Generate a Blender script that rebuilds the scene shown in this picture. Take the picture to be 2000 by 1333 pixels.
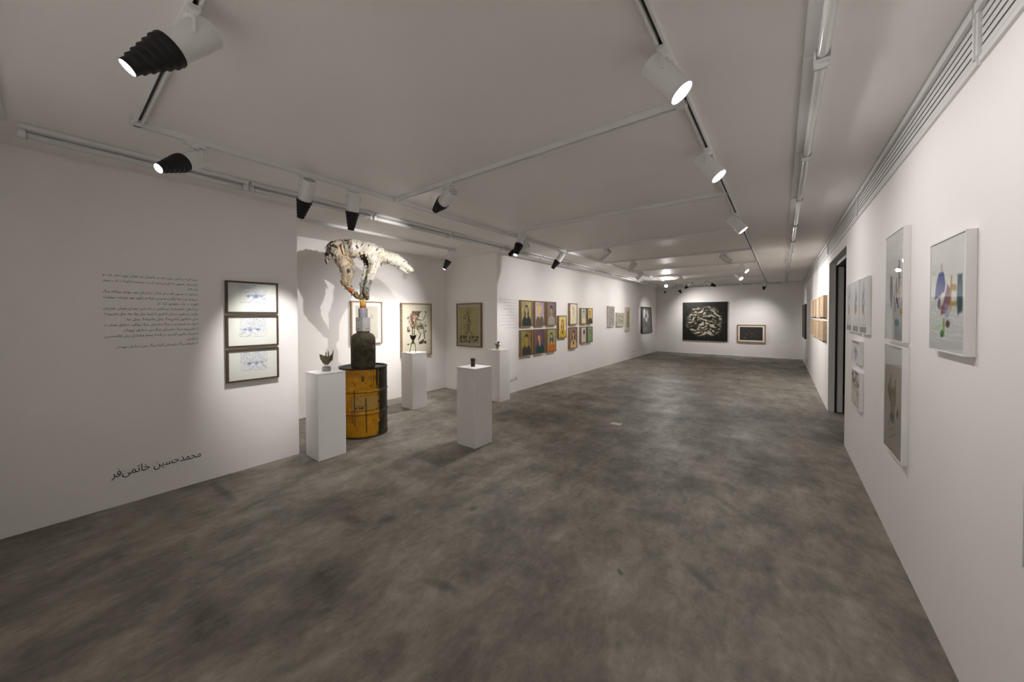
import bpy, bmesh, math, random, unicodedata
import numpy as np
from mathutils import Vector, Matrix

# ------------------------------------------------------------------ scene, camera, light, exposure
for o in list(bpy.data.objects):
    bpy.data.objects.remove(o, do_unlink=True)
sc = bpy.context.scene
COL = sc.collection
sc.view_settings.view_transform = 'Standard'
sc.view_settings.look = 'None'
sc.view_settings.gamma = 1.0
sc.view_settings.use_curve_mapping = False
sc.view_settings.exposure = 0.46
sc.cycles.use_denoising = True
sc.cycles.max_bounces = 10
sc.cycles.diffuse_bounces = 6
sc.cycles.use_adaptive_sampling = True
sc.cycles.adaptive_threshold = 0.02
sc.cycles.transparent_max_bounces = 12
sc.cycles.sample_clamp_indirect = 6.0

yaw, pit, rol = math.radians(37.2777), math.radians(0.8754), math.radians(-0.1082)
F = Vector((-math.sin(yaw) * math.cos(pit), math.cos(yaw) * math.cos(pit), -math.sin(pit)))
R0 = Vector((math.cos(yaw), math.sin(yaw), 0)); U0 = R0.cross(F)
Rv = R0 * math.cos(rol) + U0 * math.sin(rol); Uv = U0 * math.cos(rol) - R0 * math.sin(rol)
cam = bpy.data.cameras.new('camera'); camo = bpy.data.objects.new('camera', cam); COL.objects.link(camo)
camo.matrix_world = Matrix(((Rv.x, Uv.x, -F.x, 0), (Rv.y, Uv.y, -F.y, 0), (Rv.z, Uv.z, -F.z, 1.5), (0, 0, 0, 1)))
cam.sensor_width = 36; cam.lens = 690.49 / 2000 * 36; cam.shift_y = -38.1 / 2000; cam.clip_start = 0.02
sc.camera = camo

w = bpy.data.worlds.new('world'); sc.world = w; w.use_nodes = True
w.node_tree.nodes['Background'].inputs[0].default_value = (0.8, 0.86, 1, 1)
w.node_tree.nodes['Background'].inputs[1].default_value = 0.02
LAMP = (1.0, 0.955, 0.925)          # colour of the gallery lamps
GAIN = 1.0                           # all lamps together

# ------------------------------------------------------------------ room dimensions (metres)
XL, XR, YF, YN, ZC = -4.175, 0.591, 15.56, -0.60, 2.670
XB, Y0, Y1 = -5.604, 1.645, 5.030
D0, D1, DZ = 5.56, 7.37, 2.305
CROSS = [0.34, 2.105, 3.88, 5.63, 7.38, 9.14, 10.9, 12.67, 14.35]
TL, TR = -3.07, -0.41

# ------------------------------------------------------------------ materials
def lin(c):
    return tuple((v / 12.92 if v <= 0.04045 else ((v + 0.055) / 1.055) ** 2.4) for v in c)
def hexc(r, g, b):
    return lin((r / 255, g / 255, b / 255)) + (1,)
MATS = {}
def mat(name, rgb, rough=0.6, metal=0.0, var=0.0, scale=8.0, bump=0.0, bscale=60.0, spec=0.4, stretch=None, coat=0.0):
    if name in MATS: return MATS[name]
    m = bpy.data.materials.new(name); m.use_nodes = True; MATS[name] = m
    nt = m.node_tree; b = nt.nodes['Principled BSDF']
    col = rgb if len(rgb) == 4 else tuple(rgb) + (1,)
    b.inputs['Base Color'].default_value = col
    b.inputs['Roughness'].default_value = rough; b.inputs['Metallic'].default_value = metal
    b.inputs['Specular IOR Level'].default_value = spec
    b.inputs['Coat Weight'].default_value = coat
    tc = nt.nodes.new('ShaderNodeTexCoord')
    mp = nt.nodes.new('ShaderNodeMapping'); nt.links.new(tc.outputs['Object'], mp.inputs[0])
    if stretch: mp.inputs['Scale'].default_value = stretch
    if var > 0:
        n = nt.nodes.new('ShaderNodeTexNoise'); n.inputs['Scale'].default_value = scale; n.inputs['Detail'].default_value = 6
        nt.links.new(mp.outputs[0], n.inputs['Vector'])
        r = nt.nodes.new('ShaderNodeValToRGB'); nt.links.new(n.outputs['Fac'], r.inputs[0])
        r.color_ramp.elements[0].position = 0.3; r.color_ramp.elements[1].position = 0.7
        r.color_ramp.elements[0].color = tuple(v * (1 - var) for v in col[:3]) + (1,)
        r.color_ramp.elements[1].color = tuple(min(1, v * (1 + var)) for v in col[:3]) + (1,)
        nt.links.new(r.outputs[0], b.inputs['Base Color'])
    if bump > 0:
        n = nt.nodes.new('ShaderNodeTexNoise'); n.inputs['Scale'].default_value = bscale; n.inputs['Detail'].default_value = 3
        nt.links.new(mp.outputs[0], n.inputs['Vector'])
        bp = nt.nodes.new('ShaderNodeBump'); bp.inputs['Strength'].default_value = bump; bp.inputs['Distance'].default_value = 0.01
        nt.links.new(n.outputs['Fac'], bp.inputs['Height']); nt.links.new(bp.outputs[0], b.inputs['Normal'])
    return m
def emit(name, rgb, s):
    m = bpy.data.materials.new(name); m.use_nodes = True; nt = m.node_tree; b = nt.nodes['Principled BSDF']
    b.inputs['Base Color'].default_value = (0.8, 0.8, 0.8, 1)
    b.inputs['Emission Color'].default_value = tuple(rgb) + (1,); b.inputs['Emission Strength'].default_value = s
    return m
def vcol(name, rough=0.6, spec=0.3, bump=0.0, bscale=80):
    if name in MATS: return MATS[name]
    m = mat(name, (0.5, 0.5, 0.5), rough, 0, 0, 8, bump, bscale, spec); nt = m.node_tree
    a = nt.nodes.new('ShaderNodeVertexColor'); a.layer_name = 'paint'
    nt.links.new(a.outputs[0], nt.nodes['Principled BSDF'].inputs['Base Color'])
    return m
def glass_mat():
    m = bpy.data.materials.new('picture_glass'); m.use_nodes = True; nt = m.node_tree
    nt.nodes.remove(nt.nodes['Principled BSDF'])
    out = nt.nodes['Material Output']; mx = nt.nodes.new('ShaderNodeMixShader'); t = nt.nodes.new('ShaderNodeBsdfTransparent')
    t.inputs[0].default_value = (0.97, 0.98, 0.98, 1)
    g = nt.nodes.new('ShaderNodeBsdfGlossy'); g.inputs['Roughness'].default_value = 0.01
    f = nt.nodes.new('ShaderNodeFresnel'); f.inputs['IOR'].default_value = 1.16
    nt.links.new(f.outputs[0], mx.inputs[0]); nt.links.new(t.outputs[0], mx.inputs[1]); nt.links.new(g.outputs[0], mx.inputs[2])
    nt.links.new(mx.outputs[0], out.inputs[0]); return m

M_WALL = mat('white_wall_paint', (0.88, 0.862, 0.847), 0.62, 0, 0.012, 2.0, 0.04, 140, 0.3)
M_CEIL = mat('ceiling_paint', (0.86, 0.838, 0.82), 0.5, 0, 0.02, 1.5, 0.03, 120, 0.35)
M_WHITE = mat('white_enamel', (0.76, 0.755, 0.75), 0.38, 0, 0, 8, 0, 60, 0.45)
M_BLACK = mat('black_rubber', (0.012, 0.012, 0.013), 0.55, 0, 0.2, 30, 0.1, 120, 0.3)
M_DARK = mat('track_slot_dark', (0.05, 0.05, 0.052), 0.5)
M_GREY = mat('grey_metal', (0.35, 0.35, 0.35), 0.4, 0.6)
M_PED = mat('pedestal_white', (0.86, 0.85, 0.845), 0.5, 0, 0.015, 3, 0.03, 160, 0.3)
M_GLASS = glass_mat()
M_PAPER = mat('mat_board', (0.82, 0.80, 0.76), 0.8, 0, 0.02, 20, 0.02, 200, 0.2)
M_INK = mat('black_vinyl_lettering', (0.02, 0.02, 0.022), 0.5)
M_GREYINK = mat('grey_vinyl_lettering', (0.30, 0.30, 0.30), 0.5)

def floor_material():
    m = bpy.data.materials.new('polished_concrete'); m.use_nodes = True; nt = m.node_tree; N = nt.nodes; L = nt.links
    b = N['Principled BSDF']; tc = N.new('ShaderNodeTexCoord')
    def noise(scale, detail, rough, dist, st=None, rot=0.0):
        mp = N.new('ShaderNodeMapping'); L.new(tc.outputs['Object'], mp.inputs[0])
        if st: mp.inputs['Scale'].default_value = st
        mp.inputs['Rotation'].default_value = (0, 0, rot)
        n = N.new('ShaderNodeTexNoise'); n.inputs['Scale'].default_value = scale; n.inputs['Detail'].default_value = detail
        n.inputs['Roughness'].default_value = rough; n.inputs['Distortion'].default_value = dist
        L.new(mp.outputs[0], n.inputs['Vector']); return n.outputs['Fac']
    def math_(op, a, bb, c=None):
        x = N.new('ShaderNodeMath'); x.operation = op
        for i, v in enumerate((a, bb, c)):
            if v is None: continue
            if hasattr(v, 'links'): L.new(v, x.inputs[i])
            else: x.inputs[i].default_value = v
        return x.outputs[0]
    n1 = noise(1.3, 10, 0.62, 0.25)
    n2 = noise(2.6, 8, 0.65, 0.35, (1, 0.28, 1), 0.55)
    n3 = noise(2.2, 8, 0.65, 0.3, (0.3, 1, 1), -0.35)
    n4 = noise(5.5, 10, 0.72, 0.35, (1, 0.6, 1), 0.4)
    n5 = noise(22, 8, 0.75, 0.2, (1, .55, 1), .5)
    s = math_('MULTIPLY', n1, 0.28); s = math_('MULTIPLY_ADD', n2, 0.18, s); s = math_('MULTIPLY_ADD', n3, 0.14, s)
    s = math_('MULTIPLY_ADD', n4, 0.26, s); s = math_('MULTIPLY_ADD', n5, 0.14, s)
    r = N.new('ShaderNodeValToRGB'); L.new(s, r.inputs[0]); e = r.color_ramp.elements
    e[0].position = 0.40; e[0].color = (0.085, 0.076, 0.063, 1); e[1].position = 0.62; e[1].color = (0.40, 0.372, 0.325, 1)
    k = e.new(0.475); k.color = (0.165, 0.149, 0.125, 1); k = e.new(0.53); k.color = (0.245, 0.224, 0.19, 1)
    col = r.outputs[0]
    # worn stains and trowel scars, each a soft-edged ellipse with ragged outline
    rag = noise(7, 8, 0.75, 0.6)
    for (x, y, rx, ry, a, dark) in STAINS:
        mp = N.new('ShaderNodeMapping'); mp.vector_type = 'TEXTURE'; L.new(tc.outputs['Object'], mp.inputs[0])
        mp.inputs['Location'].default_value = (x, y, 0); mp.inputs['Rotation'].default_value = (0, 0, a); mp.inputs['Scale'].default_value = (rx, ry, 1)
        ln = N.new('ShaderNodeVectorMath'); ln.operation = 'LENGTH'; L.new(mp.outputs[0], ln.inputs[0])
        d = math_('MULTIPLY_ADD', rag, 1.5, ln.outputs['Value'])
        mr = N.new('ShaderNodeMapRange'); mr.inputs[1].default_value = 1.1; mr.inputs[2].default_value = 1.75
        mr.inputs[3].default_value = abs(dark) * .8; mr.inputs[4].default_value = 0; L.new(d, mr.inputs[0])
        mx = N.new('ShaderNodeMix'); mx.data_type = 'RGBA'; L.new(mr.outputs[0], mx.inputs[0]); L.new(col, mx.inputs[6])
        mx.inputs[7].default_value = (0.045, 0.038, 0.03, 1) if dark > 0 else (0.30, 0.28, 0.24, 1); col = mx.outputs[2]
    L.new(col, b.inputs['Base Color'])
    rr = N.new('ShaderNodeMapRange'); L.new(s, rr.inputs[0]); rr.inputs[1].default_value = 0.35; rr.inputs[2].default_value = 0.65
    rr.inputs[3].default_value = 0.62; rr.inputs[4].default_value = 0.40; L.new(rr.outputs[0], b.inputs['Roughness'])
    b.inputs['Specular IOR Level'].default_value = 0.35
    bp = N.new('ShaderNodeBump'); bp.inputs['Strength'].default_value = 0.12; bp.inputs['Distance'].default_value = 0.01
    L.new(s, bp.inputs['Height']); L.new(bp.outputs[0], b.inputs['Normal'])
    return m
STAINS = [(-3.76, 0.89, .34, .05, 0.03, .75), (-2.5, 1.34, .16, .07, 0.1, .7), (-2.31, 1.50, .07, .12, -.3, .75), (-2.38, 2.23, .07, .2, .2, .6),
          (-1.90, 1.98, .05, .06, 0, .7), (-1.5, 1.31, .15, .045, .27, .65), (-1.45, 1.45, .05, .05, 0, .6), (-3.36, 2.2, .22, .32, 0, .35),
          (-2.59, .72, .18, .012, -.24, -.22), (-2.19, .66, .24, .012, -.08, -.2), (-1.8, .665, .17, .010, .15, -.15), (-.35, 2.24, .18, .05, -.7, .45),
          (-.03, 2.45, .04, .25, .1, .4), (-.33, 3.25, .3, .05, -.8, .4), (-.74, 2.01, .02, .04, .8, .8), (-3.4, 1.1, .05, .5, .4, .3)]

# ------------------------------------------------------------------ mesh helpers
class MB:
    def __init__(s): s.v = []; s.f = []
    def add(s, vs, fs):
        k = len(s.v); s.v += [tuple(v) for v in vs]; s.f += [tuple(i + k for i in f) for f in fs]; return s
    def box(s, a, b):
        x0, y0, z0 = a; x1, y1, z1 = b
        return s.add([(x0, y0, z0), (x1, y0, z0), (x1, y1, z0), (x0, y1, z0), (x0, y0, z1), (x1, y0, z1), (x1, y1, z1), (x0, y1, z1)],
                     [(0, 3, 2, 1), (4, 5, 6, 7), (0, 1, 5, 4), (1, 2, 6, 5), (2, 3, 7, 6), (3, 0, 4, 7)])
    def lathe(s, prof, n=24, c=(0, 0), caps=True):
        """prof: list of (r, z) around the z axis"""
        vs = []; fs = []
        for r, z in prof:
            for i in range(n):
                a = 2 * math.pi * i / n; vs.append((c[0] + r * math.cos(a), c[1] + r * math.sin(a), z))
        for j in range(len(prof) - 1):
            for i in range(n):
                fs.append((j * n + i, j * n + (i + 1) % n, (j + 1) * n + (i + 1) % n, (j + 1) * n + i))
        if caps:
            fs.append(tuple(range(n - 1, -1, -1))); k = (len(prof) - 1) * n; fs.append(tuple(k + i for i in range(n)))
        return s.add(vs, fs)
    def tube(s, pts, rad, n=10):
        """tapered tube through points; rad a number or list"""
        pts = [Vector(p) for p in pts]; rr = rad if isinstance(rad, (list, tuple)) else [rad] * len(pts)
        vs = []; fs = []; up = Vector((0.3, 0.2, 1))
        for i, p in enumerate(pts):
            d = (pts[min(i + 1, len(pts) - 1)] - pts[max(i - 1, 0)]).normalized()
            a = d.cross(up)
            if a.length < 1e-3: a = d.cross(Vector((1, 0, 0)))
            a.normalize(); b = d.cross(a)
            for k in range(n):
                t = 2 * math.pi * k / n; vs.append(p + (a * math.cos(t) + b * math.sin(t)) * rr[i])
        for i in range(len(pts) - 1):
            for k in range(n):
                fs.append((i * n + k, i * n + (k + 1) % n, (i + 1) * n + (k + 1) % n, (i + 1) * n + k))
        fs.append(tuple(range(n - 1, -1, -1))); fs.append(tuple((len(pts) - 1) * n + k for k in range(n)))
        return s.add(vs, fs)
    def sphere(s, c, r, n=14, m=9, sq=(1, 1, 1)):
        prof = [(max(1e-4, r * math.sin(math.pi * j / m)), -r * math.cos(math.pi * j / m)) for j in range(m + 1)]
        k = len(s.v); s.lathe(prof, n)
        s.v[k:] = [(c[0] + x * sq[0], c[1] + y * sq[1], c[2] + z * sq[2]) for x, y, z in s.v[k:]]
        return s
    def ring(s, W, H, fw, y0, y1, x0=None, z0=0.0):
        """mitred rectangular frame in the xz plane, from y0 (front) to y1 (back)"""
        if x0 is None: x0 = -W / 2
        o = [(x0, z0), (x0 + W, z0), (x0 + W, z0 + H), (x0, z0 + H)]
        i = [(x0 + fw, z0 + fw), (x0 + W - fw, z0 + fw), (x0 + W - fw, z0 + H - fw), (x0 + fw, z0 + H - fw)]
        vs = [(x, y0, z) for x, z in o] + [(x, y0, z) for x, z in i] + [(x, y1, z) for x, z in o] + [(x, y1, z) for x, z in i]
        fs = []
        for k in range(4):
            n = (k + 1) % 4
            fs += [(k, n, 4 + n, 4 + k), (8 + n, 8 + k, 12 + k, 12 + n), (k, 8 + k, 8 + n, n), (4 + n, 12 + n, 12 + k, 4 + k)]
        return s.add(vs, fs)
    def xf(s, M):
        s.v = [tuple(M @ Vector(v)) for v in s.v]; return s
    def mesh(s, name, flip=True):
        me = bpy.data.meshes.new(name); me.from_pydata(s.v, [], s.f)
        if not flip: return me
        bm = bmesh.new(); bm.from_mesh(me); bmesh.ops.recalc_face_normals(bm, faces=bm.faces); bm.to_mesh(me); bm.free()
        return me
    def build(s, name, m, parent=None, smooth=False, bevel=0.0, flip=True):
        me = s.mesh(name, flip)
        if bevel > 0:
            bm = bmesh.new(); bm.from_mesh(me)
            bmesh.ops.bevel(bm, geom=[e for e in bm.edges], offset=bevel, segments=2, affect='EDGES', clamp_overlap=True)
            bm.to_mesh(me); bm.free()
        me.materials.append(m)
        if smooth:
            me.polygons.foreach_set('use_smooth', [True] * len(me.polygons))
            try: me.set_sharp_from_angle(angle=math.radians(38))
            except Exception: pass
        o = bpy.data.objects.new(name, me); COL.objects.link(o); o.parent = parent
        return o
def tag(o, label=None, cat=None, group=None, kind=None):
    if label: o['label'] = label
    if cat: o['category'] = cat
    if group: o['group'] = group
    if kind: o['kind'] = kind
    return o
def empty(name, loc, rz=0.0):
    o = bpy.data.objects.new(name, None); COL.objects.link(o); o.location = loc; o.rotation_euler = (0, 0, rz)
    o.empty_display_size = 0.1; return o
def copy_tree(o, parent=None):
    c = o.copy(); COL.objects.link(c); c.parent = parent
    for ch in list(o.children): copy_tree(ch, c)
    return c
def struct(name, mb, m, label=None):
    return tag(mb.build(name, m), label, None, None, 'structure')

# ------------------------------------------------------------------ the room
struct('floor', MB().box((-6.2, YN - .3, -.15), (2.6, YF + .3, 0)), floor_material(), 'mottled grey-brown polished concrete floor')
struct('ceiling', MB().box((-6.2, YN - .3, ZC), (2.6, YF + .3, ZC + .15)), M_CEIL, 'flat off-white painted ceiling')
struct('wall_left', MB().box((XL - .18, YN, 0), (XL, Y0, ZC)), M_WALL, 'white partition wall carrying the Persian text')
struct('wall_left_far', MB().box((-5.9, Y1, 0), (XL, YF, ZC)), M_WALL, 'long white wall of portraits with the niche end')
struct('wall_niche', MB().box((-5.9, .45, 0), (XB, Y1, ZC)), M_WALL, 'white back wall of the niche')
struct('wall_niche_end', MB().box((XB, .45, 0), (XL - .18, .60, ZC)), M_WALL, 'white near end wall of the niche')
struct('wall_far', MB().box((-6.0, YF, 0), (XR + .2, YF + .2, ZC)), M_WALL, 'white far end wall')
struct('wall_near', MB().box((-6.0, YN - .2, 0), (XR + .2, YN, ZC)), M_WALL, 'white near end wall')
wt = .075
struct('wall_right', MB().box((XR, YN, 0), (XR + wt, D0, ZC)).box((XR, D1, 0), (XR + wt, YF, ZC)).box((XR, D0, DZ), (XR + wt, D1, ZC)), M_WALL, 'long white right wall with a doorway')
M_DOORD = mat('dark_bronze_metal', (0.035, 0.033, 0.032), 0.4, 0.3)
M_DOORG = mat('grey_door_paint', (0.75, 0.74, 0.72), 0.5)
d1 = struct('door_1', MB().box((XR + wt, D1 - .03, 0), (XR + wt + .025, D1 + .06, DZ)).box((XR + wt, D0 - .06, 0), (XR + wt + .025, D0 + .01, DZ))
            .box((XR + wt, D0, DZ - .05), (XR + wt + .025, D1, DZ + .06)), M_DOORD, 'doorway with a dark metal frame and a grey sliding panel')
MB().box((XR + wt + .026, D1 - .02, .012), (XR + wt + .092, D1 + 1.0, DZ - .06)).build('sliding_panel', M_DOORG, d1)
MB().box((XR + wt + .026, D0, DZ - .05), (XR + wt + .20, D1, DZ + .02)).build('track_header', M_DOORD, d1)
M_CORR = mat('corridor_dark', (0.06, 0.058, 0.056), 0.7)  # even near-black tone for the walls beyond the doorway
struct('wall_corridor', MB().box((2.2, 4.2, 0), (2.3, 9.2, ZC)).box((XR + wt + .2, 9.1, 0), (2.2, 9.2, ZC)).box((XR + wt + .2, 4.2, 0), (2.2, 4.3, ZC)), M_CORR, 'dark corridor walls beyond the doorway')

# linear air grilles along the top of the right wall
gsec = [(YN + .02, 2.115), (2.135, 4.745), (4.765, 7.45), (7.47, 10.10), (10.12, 12.75), (12.77, 15.40)]
glab = ['white slotted air grille above the big blue and teal watercolour', 'white slotted air grille above the two stacked white-framed works',
        'white slotted air grille over the doorway', 'white slotted air grille above the wooden panels', 'white slotted air grille just before the dark panel painting on right wall',
        'white slotted air grille ending at the far wall']
M_GB = mat('grille_shadow_box', (0.02, 0.02, 0.02), 0.8)  # near-black plate colour stands in for shade inside the deep slots
for (a, b), lb in zip(gsec, glab):
    g = tag(empty('air_grille', (XR, (a + b) / 2, 2.43)), lb, 'air grille', 'air grilles along the right wall')
    h = (b - a) / 2
    MB().box((-.0065, -h + .01, .03), (-.001, h - .01, .20)).build('slot_shade', M_GB, g)
    f = MB().box((-.012, -h, .012), (-.001, h, .036)).box((-.026, -h, .195), (-.001, h, .232)).box((-.020, -h, .035), (-.001, -h + .014, .195)).box((-.020, h - .014, .035), (-.001, h, .195))
    f.build('frame', M_WHITE, g)
    for k in range(5):
        z = .041 + k * .0315
        MB().box((-.0095, -h + .014, z), (-.0066, h - .014, z + .0225)).build('slat', M_WHITE, g)

# ------------------------------------------------------------------ lighting tracks
def track(p, q, label, slot=True):
    p = Vector(p); q = Vector(q); d = q - p; L = d.length; rz = math.atan2(d.y, d.x)
    t = tag(empty('lighting_track', (p.x, p.y, ZC), rz), label, 'lighting track', 'white ceiling lighting tracks')
    MB().box((0, -.018, -.034), (L, -.008, 0)).box((0, .008, -.034), (L, .018, 0)).box((0, -.008, -.006), (L, .008, 0)).build('rail', M_WHITE, t)
    MB().box((.03, -.0078, -.012), (L - .03, .0078, -.007)).build('conductor_slot', M_DARK, t)
    for x in (0, L):
        MB().box((x - .03, -.020, -.037), (x + .03, .020, -.001)).build('connector', M_WHITE, t, bevel=.003)
    return t
track((TL, CROSS[0], 0), (TL, CROSS[-1], 0), 'long white lighting track running parallel to the portrait wall')
track((TR, CROSS[0], 0), (TR, CROSS[-1], 0), 'long white lighting track running parallel to the right wall')
clab = ['cross track holding the big black-snooted spotlight above the text wall', 'cross track holding the spotlight aimed at the dog sculpture', 'cross track holding the snooted spotlight lit over the small cup pedestal',
        'cross track with a bare spotlight aimed at the portraits', 'cross track carrying two bare spotlights over the doorway end', 'cross track in front of the three pale frames',
        'cross track just before the bare lamps near the far wall', 'cross track holding two black-snooted spotlights facing apart', 'last cross track beside the far wall']
for y, lb in zip(CROSS, clab):
    track((TL + .03, y, 0), (TR - .03, y, 0), 'white ' + lb)
track((-4.54, .75, 0), (-4.54, 4.29, 0), 'short white lighting track inside the niche')

# perimeter line of unlit tube lights
M_TUBE = mat('opal_tube', (0.66, 0.66, 0.65), 0.12, 0, 0, 8, 0, 60, 0.6, coat=0.6)
def tube_proto():
    L = 1.165
    t = empty('tube_light', (0, 0, ZC))
    MB().box((0.004, -.045, -.028), (L - .004, .045, -.001)).build('base_channel', M_WHITE, t, bevel=.003)
    prof = [(.021 * math.cos(a), .021 * math.sin(a)) for a in [math.pi * 2 * i / 14 for i in range(14)]]
    vs = [(.03, y + .018, z - .050) for y, z in prof] + [(L - .03, y + .018, z - .050) for y, z in prof]
    fs = [(i, (i + 1) % 14, 14 + (i + 1) % 14, 14 + i) for i in range(14)] + [tuple(range(14)), tuple(range(27, 13, -1))]
    MB().add(vs, fs).build('tube', M_TUBE, t, True)
    for x in (.004, L - .034):
        MB().box((x, -.010, -.074), (x + .030, .045, -.026)).build('end_holder', M_WHITE, t, bevel=.004)
    for x in (.036, L - .040):
        MB().box((x, -.0045, -.0725), (x + .004, .0405, -.0285)).build('end_ring', M_GREY, t)
    return t
TP = tube_proto(); used = [False]
def tubes(p, ang, n, label, grp='unlit tube lights round the ceiling edge'):
    for k in range(n):
        o = copy_tree(TP) if used[0] else TP
        used[0] = True
        o.location = (p[0] + math.cos(ang) * 1.18 * k, p[1] + math.sin(ang) * 1.18 * k, ZC); o.rotation_euler = (0, 0, ang)
        tag(o, label, 'tube light', grp)
tubes((-3.69, -.10), math.pi / 2, 13, 'unlit white tube light on the ceiling along the left wall line')
tubes((.115, 15.03), -math.pi / 2, 13, 'unlit white tube light on the ceiling along the right wall line')
tubes((-3.50, 15.10), 0, 3, 'unlit white tube light on the ceiling along the far wall')
tubes((-.09, -.178), math.pi, 3, 'unlit white tube light on the ceiling along the near wall')

# ------------------------------------------------------------------ spotlights
LENS_ON = emit('lamp_lens_lit', (1, .97, .93), 22)
LENS_DIM = emit('lamp_lens_side', (1, .97, .93), 6)
def lathe_along(prof, n=28, caps=True):
    """profile (r, t) along -Z (t measured from the pivot towards the lens)"""
    return MB().lathe([(r, -t) for r, t in prof], n, caps=caps)
def spotlight(label, mount, axis, snoot=True, power=100, cone=40, blend=.6, run='y', radius=.03):
    """track spotlight hanging at MOUNT (x, y) and pointing along AXIS"""
    ax = Vector(axis).normalized()
    e = tag(empty('track_spotlight', (mount[0], mount[1], ZC - .034)), label, 'spotlight')
    e['group'] = 'snooted track spotlights' if snoot else 'bare track spotlights'
    ad = (.018, .055) if run == 'y' else (.055, .018)
    MB().box((-ad[0], -ad[1], -.022), (ad[0], ad[1], .0)).build('track_adapter', M_WHITE, e, bevel=.004)
    MB().lathe([(.020, -.034), (.024, -.022)], 16).build('swivel', M_WHITE, e, True)
    MB().lathe([(.006, -.058), (.006, -.030)], 10).build('stem', M_WHITE, e, True)
    piv = Vector((0, 0, -.105))
    # triangular side bracket between swivel and housing
    side = ax.cross(Vector((0, 0, 1)))
    side = side.normalized() if side.length > .05 else Vector((1, 0, 0))
    br = MB()
    c0 = Vector((0, 0, -.052))
    for sgn in (1, -1):
        p0 = c0 + side * .012 * sgn; p1 = c0 + side * .062 * sgn + Vector((0, 0, -.004)); p2 = piv + side * .058 * sgn
        br.tube([p0, p1], .0045, 6); br.tube([p1, p2], .0045, 6); br.tube([p2, p0], .0035, 6)
    br.build('bracket', M_WHITE, e)
    q = Vector((0, 0, -1)).rotation_difference(ax).to_matrix().to_4x4(); T = Matrix.Translation(piv) @ q
    R = .052
    h = lathe_along([(R - .006, -.085), (R - .001, -.081), (R, -.076), (R, .105), (R - .004, .108)]).xf(T).build('housing', M_WHITE, e, True)
    vb = MB()
    for k in range(5):
        x = -.028 + k * .014; ww = math.sqrt(.042 ** 2 - x * x)
        vb.box((x - .002, -ww, .0852), (x + .002, ww, .0858))
    vb.xf(T).build('vent_slots', M_DARK, h)
    if snoot:
        prof = [(.0565, .085), (.058, .092)]
        r = .056; t = .098
        for k in range(5):
            prof += [(r, t), (r + .001, t + .016), (r - .005, t + .021)]; r -= .0055; t += .027
        prof += [(r, t), (r, t + .018)]
        end = t + .018; rin = r - .002
        prof += [(rin, end), (rin, end - .03)]
        lathe_along(prof, caps=False).xf(T).build('snoot', M_BLACK, e, True)
        lensr, lenst = rin, end - .003
    else:
        lathe_along([(R - .003, .104), (R + .001, .108), (R + .001, .116), (R - .004, .116), (R - .006, .100)], caps=False).xf(T).build('rim', M_WHITE, e, True)
        lensr, lenst = R - .005, .110
    lathe_along([(lensr, lenst - .002), (lensr, lenst)]).xf(T).build('lens', LENS_ON if power else M_GREY, e)
    if power:
        l = bpy.data.lights.new('lamp_light', 'SPOT'); l.energy = power * GAIN; l.color = LAMP; l.spot_size = math.radians(cone); l.spot_blend = blend
        l.shadow_soft_size = radius
        lo = bpy.data.objects.new('lamp_light', l); COL.objects.link(lo); lo.parent = e
        lo.matrix_local = Matrix.Translation(piv + ax * (lenst + .006)) @ q
    return e
def aim(mount, target): return Vector(target) - Vector((mount[0], mount[1], ZC - .139))
def aimed(label, mount, target, **k): return spotlight(label, mount, aim(mount, target), **k)

spotlight('large black-snooted spotlight lit on the near cross track', (-1.755, .34), (-.05, -.66, -.75), power=36, cone=80, blend=.9, run='x')
spotlight('lit black-snooted spotlight at the start of the left track above the text', (TL, .60), (.36, -.74, -.56), power=30, cone=80, blend=.9)
spotlight('added unseen bare spotlight turned to the near wall for bounce light', (-.95, .34), (.1, -.78, -.62), snoot=False, power=40, cone=120, blend=1, run='x')  # added out-of-view lamp; its bounce off the near wall brightens the room
aimed('black-snooted spotlight aimed at the three blue dog drawings', (TL, 1.29), (XL, 1.38, 1.18), power=85, cone=46, blend=.8)
aimed('black-snooted spotlight over the bird sculpture pedestal', (TL, 1.68), (-3.75, 1.84, .55), power=26, cone=60, blend=0.9)
aimed('black-snooted spotlight pointing at the collaged dog', (-2.29, CROSS[1]), (-4.5, 2.62, 1.95), power=105, cone=52, blend=.6, run='x', radius=.012)
aimed('lit black-snooted spotlight on the short niche track', (-4.54, 4.22), (-5.0, 3.62, 1.0), power=115, cone=110, blend=0.9)
aimed('lit black-snooted spotlight over the dark cup pedestal', (-2.80, CROSS[2]), (-2.86, 3.02, .9), power=60, cone=80, blend=0.9, run='x')
aimed('black-snooted spotlight turned from the left track into the niche', (TL, 4.32), (XB, 3.45, 1.35), power=70, cone=60, blend=.8)
aimed('lit black-snooted spotlight over the figurine pedestal', (TL, 5.43), (-4.03, 4.95, 1.0), power=36, cone=60, blend=.9)
aimed('bare spotlight aimed at the first portraits', (-2.33, CROSS[3]), (XL, 6.05, 1.35), snoot=False, power=54, cone=120, blend=1, run='x')
aimed('bare spotlight aimed at the middle portraits', (-2.47, CROSS[4]), (XL, 7.8, 1.35), snoot=False, power=54, cone=120, blend=1, run='x')
aimed('bare lit spotlight aimed between portraits and pale frames', (-2.87, CROSS[5]), (XL, 9.6, 1.3), snoot=False, power=28, cone=140, blend=1, run='x')
spotlight('bare dazzling spotlight near the far left corner facing back along the room', (TL, 12.55), (.22, -.90, -.37), snoot=False, power=90, cone=150, blend=1)
aimed('bare spotlight aimed at the three pale frames', (-2.30, CROSS[6]), (XL, 11.1, 1.45), snoot=False, power=60, cone=120, blend=1, run='x')
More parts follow.
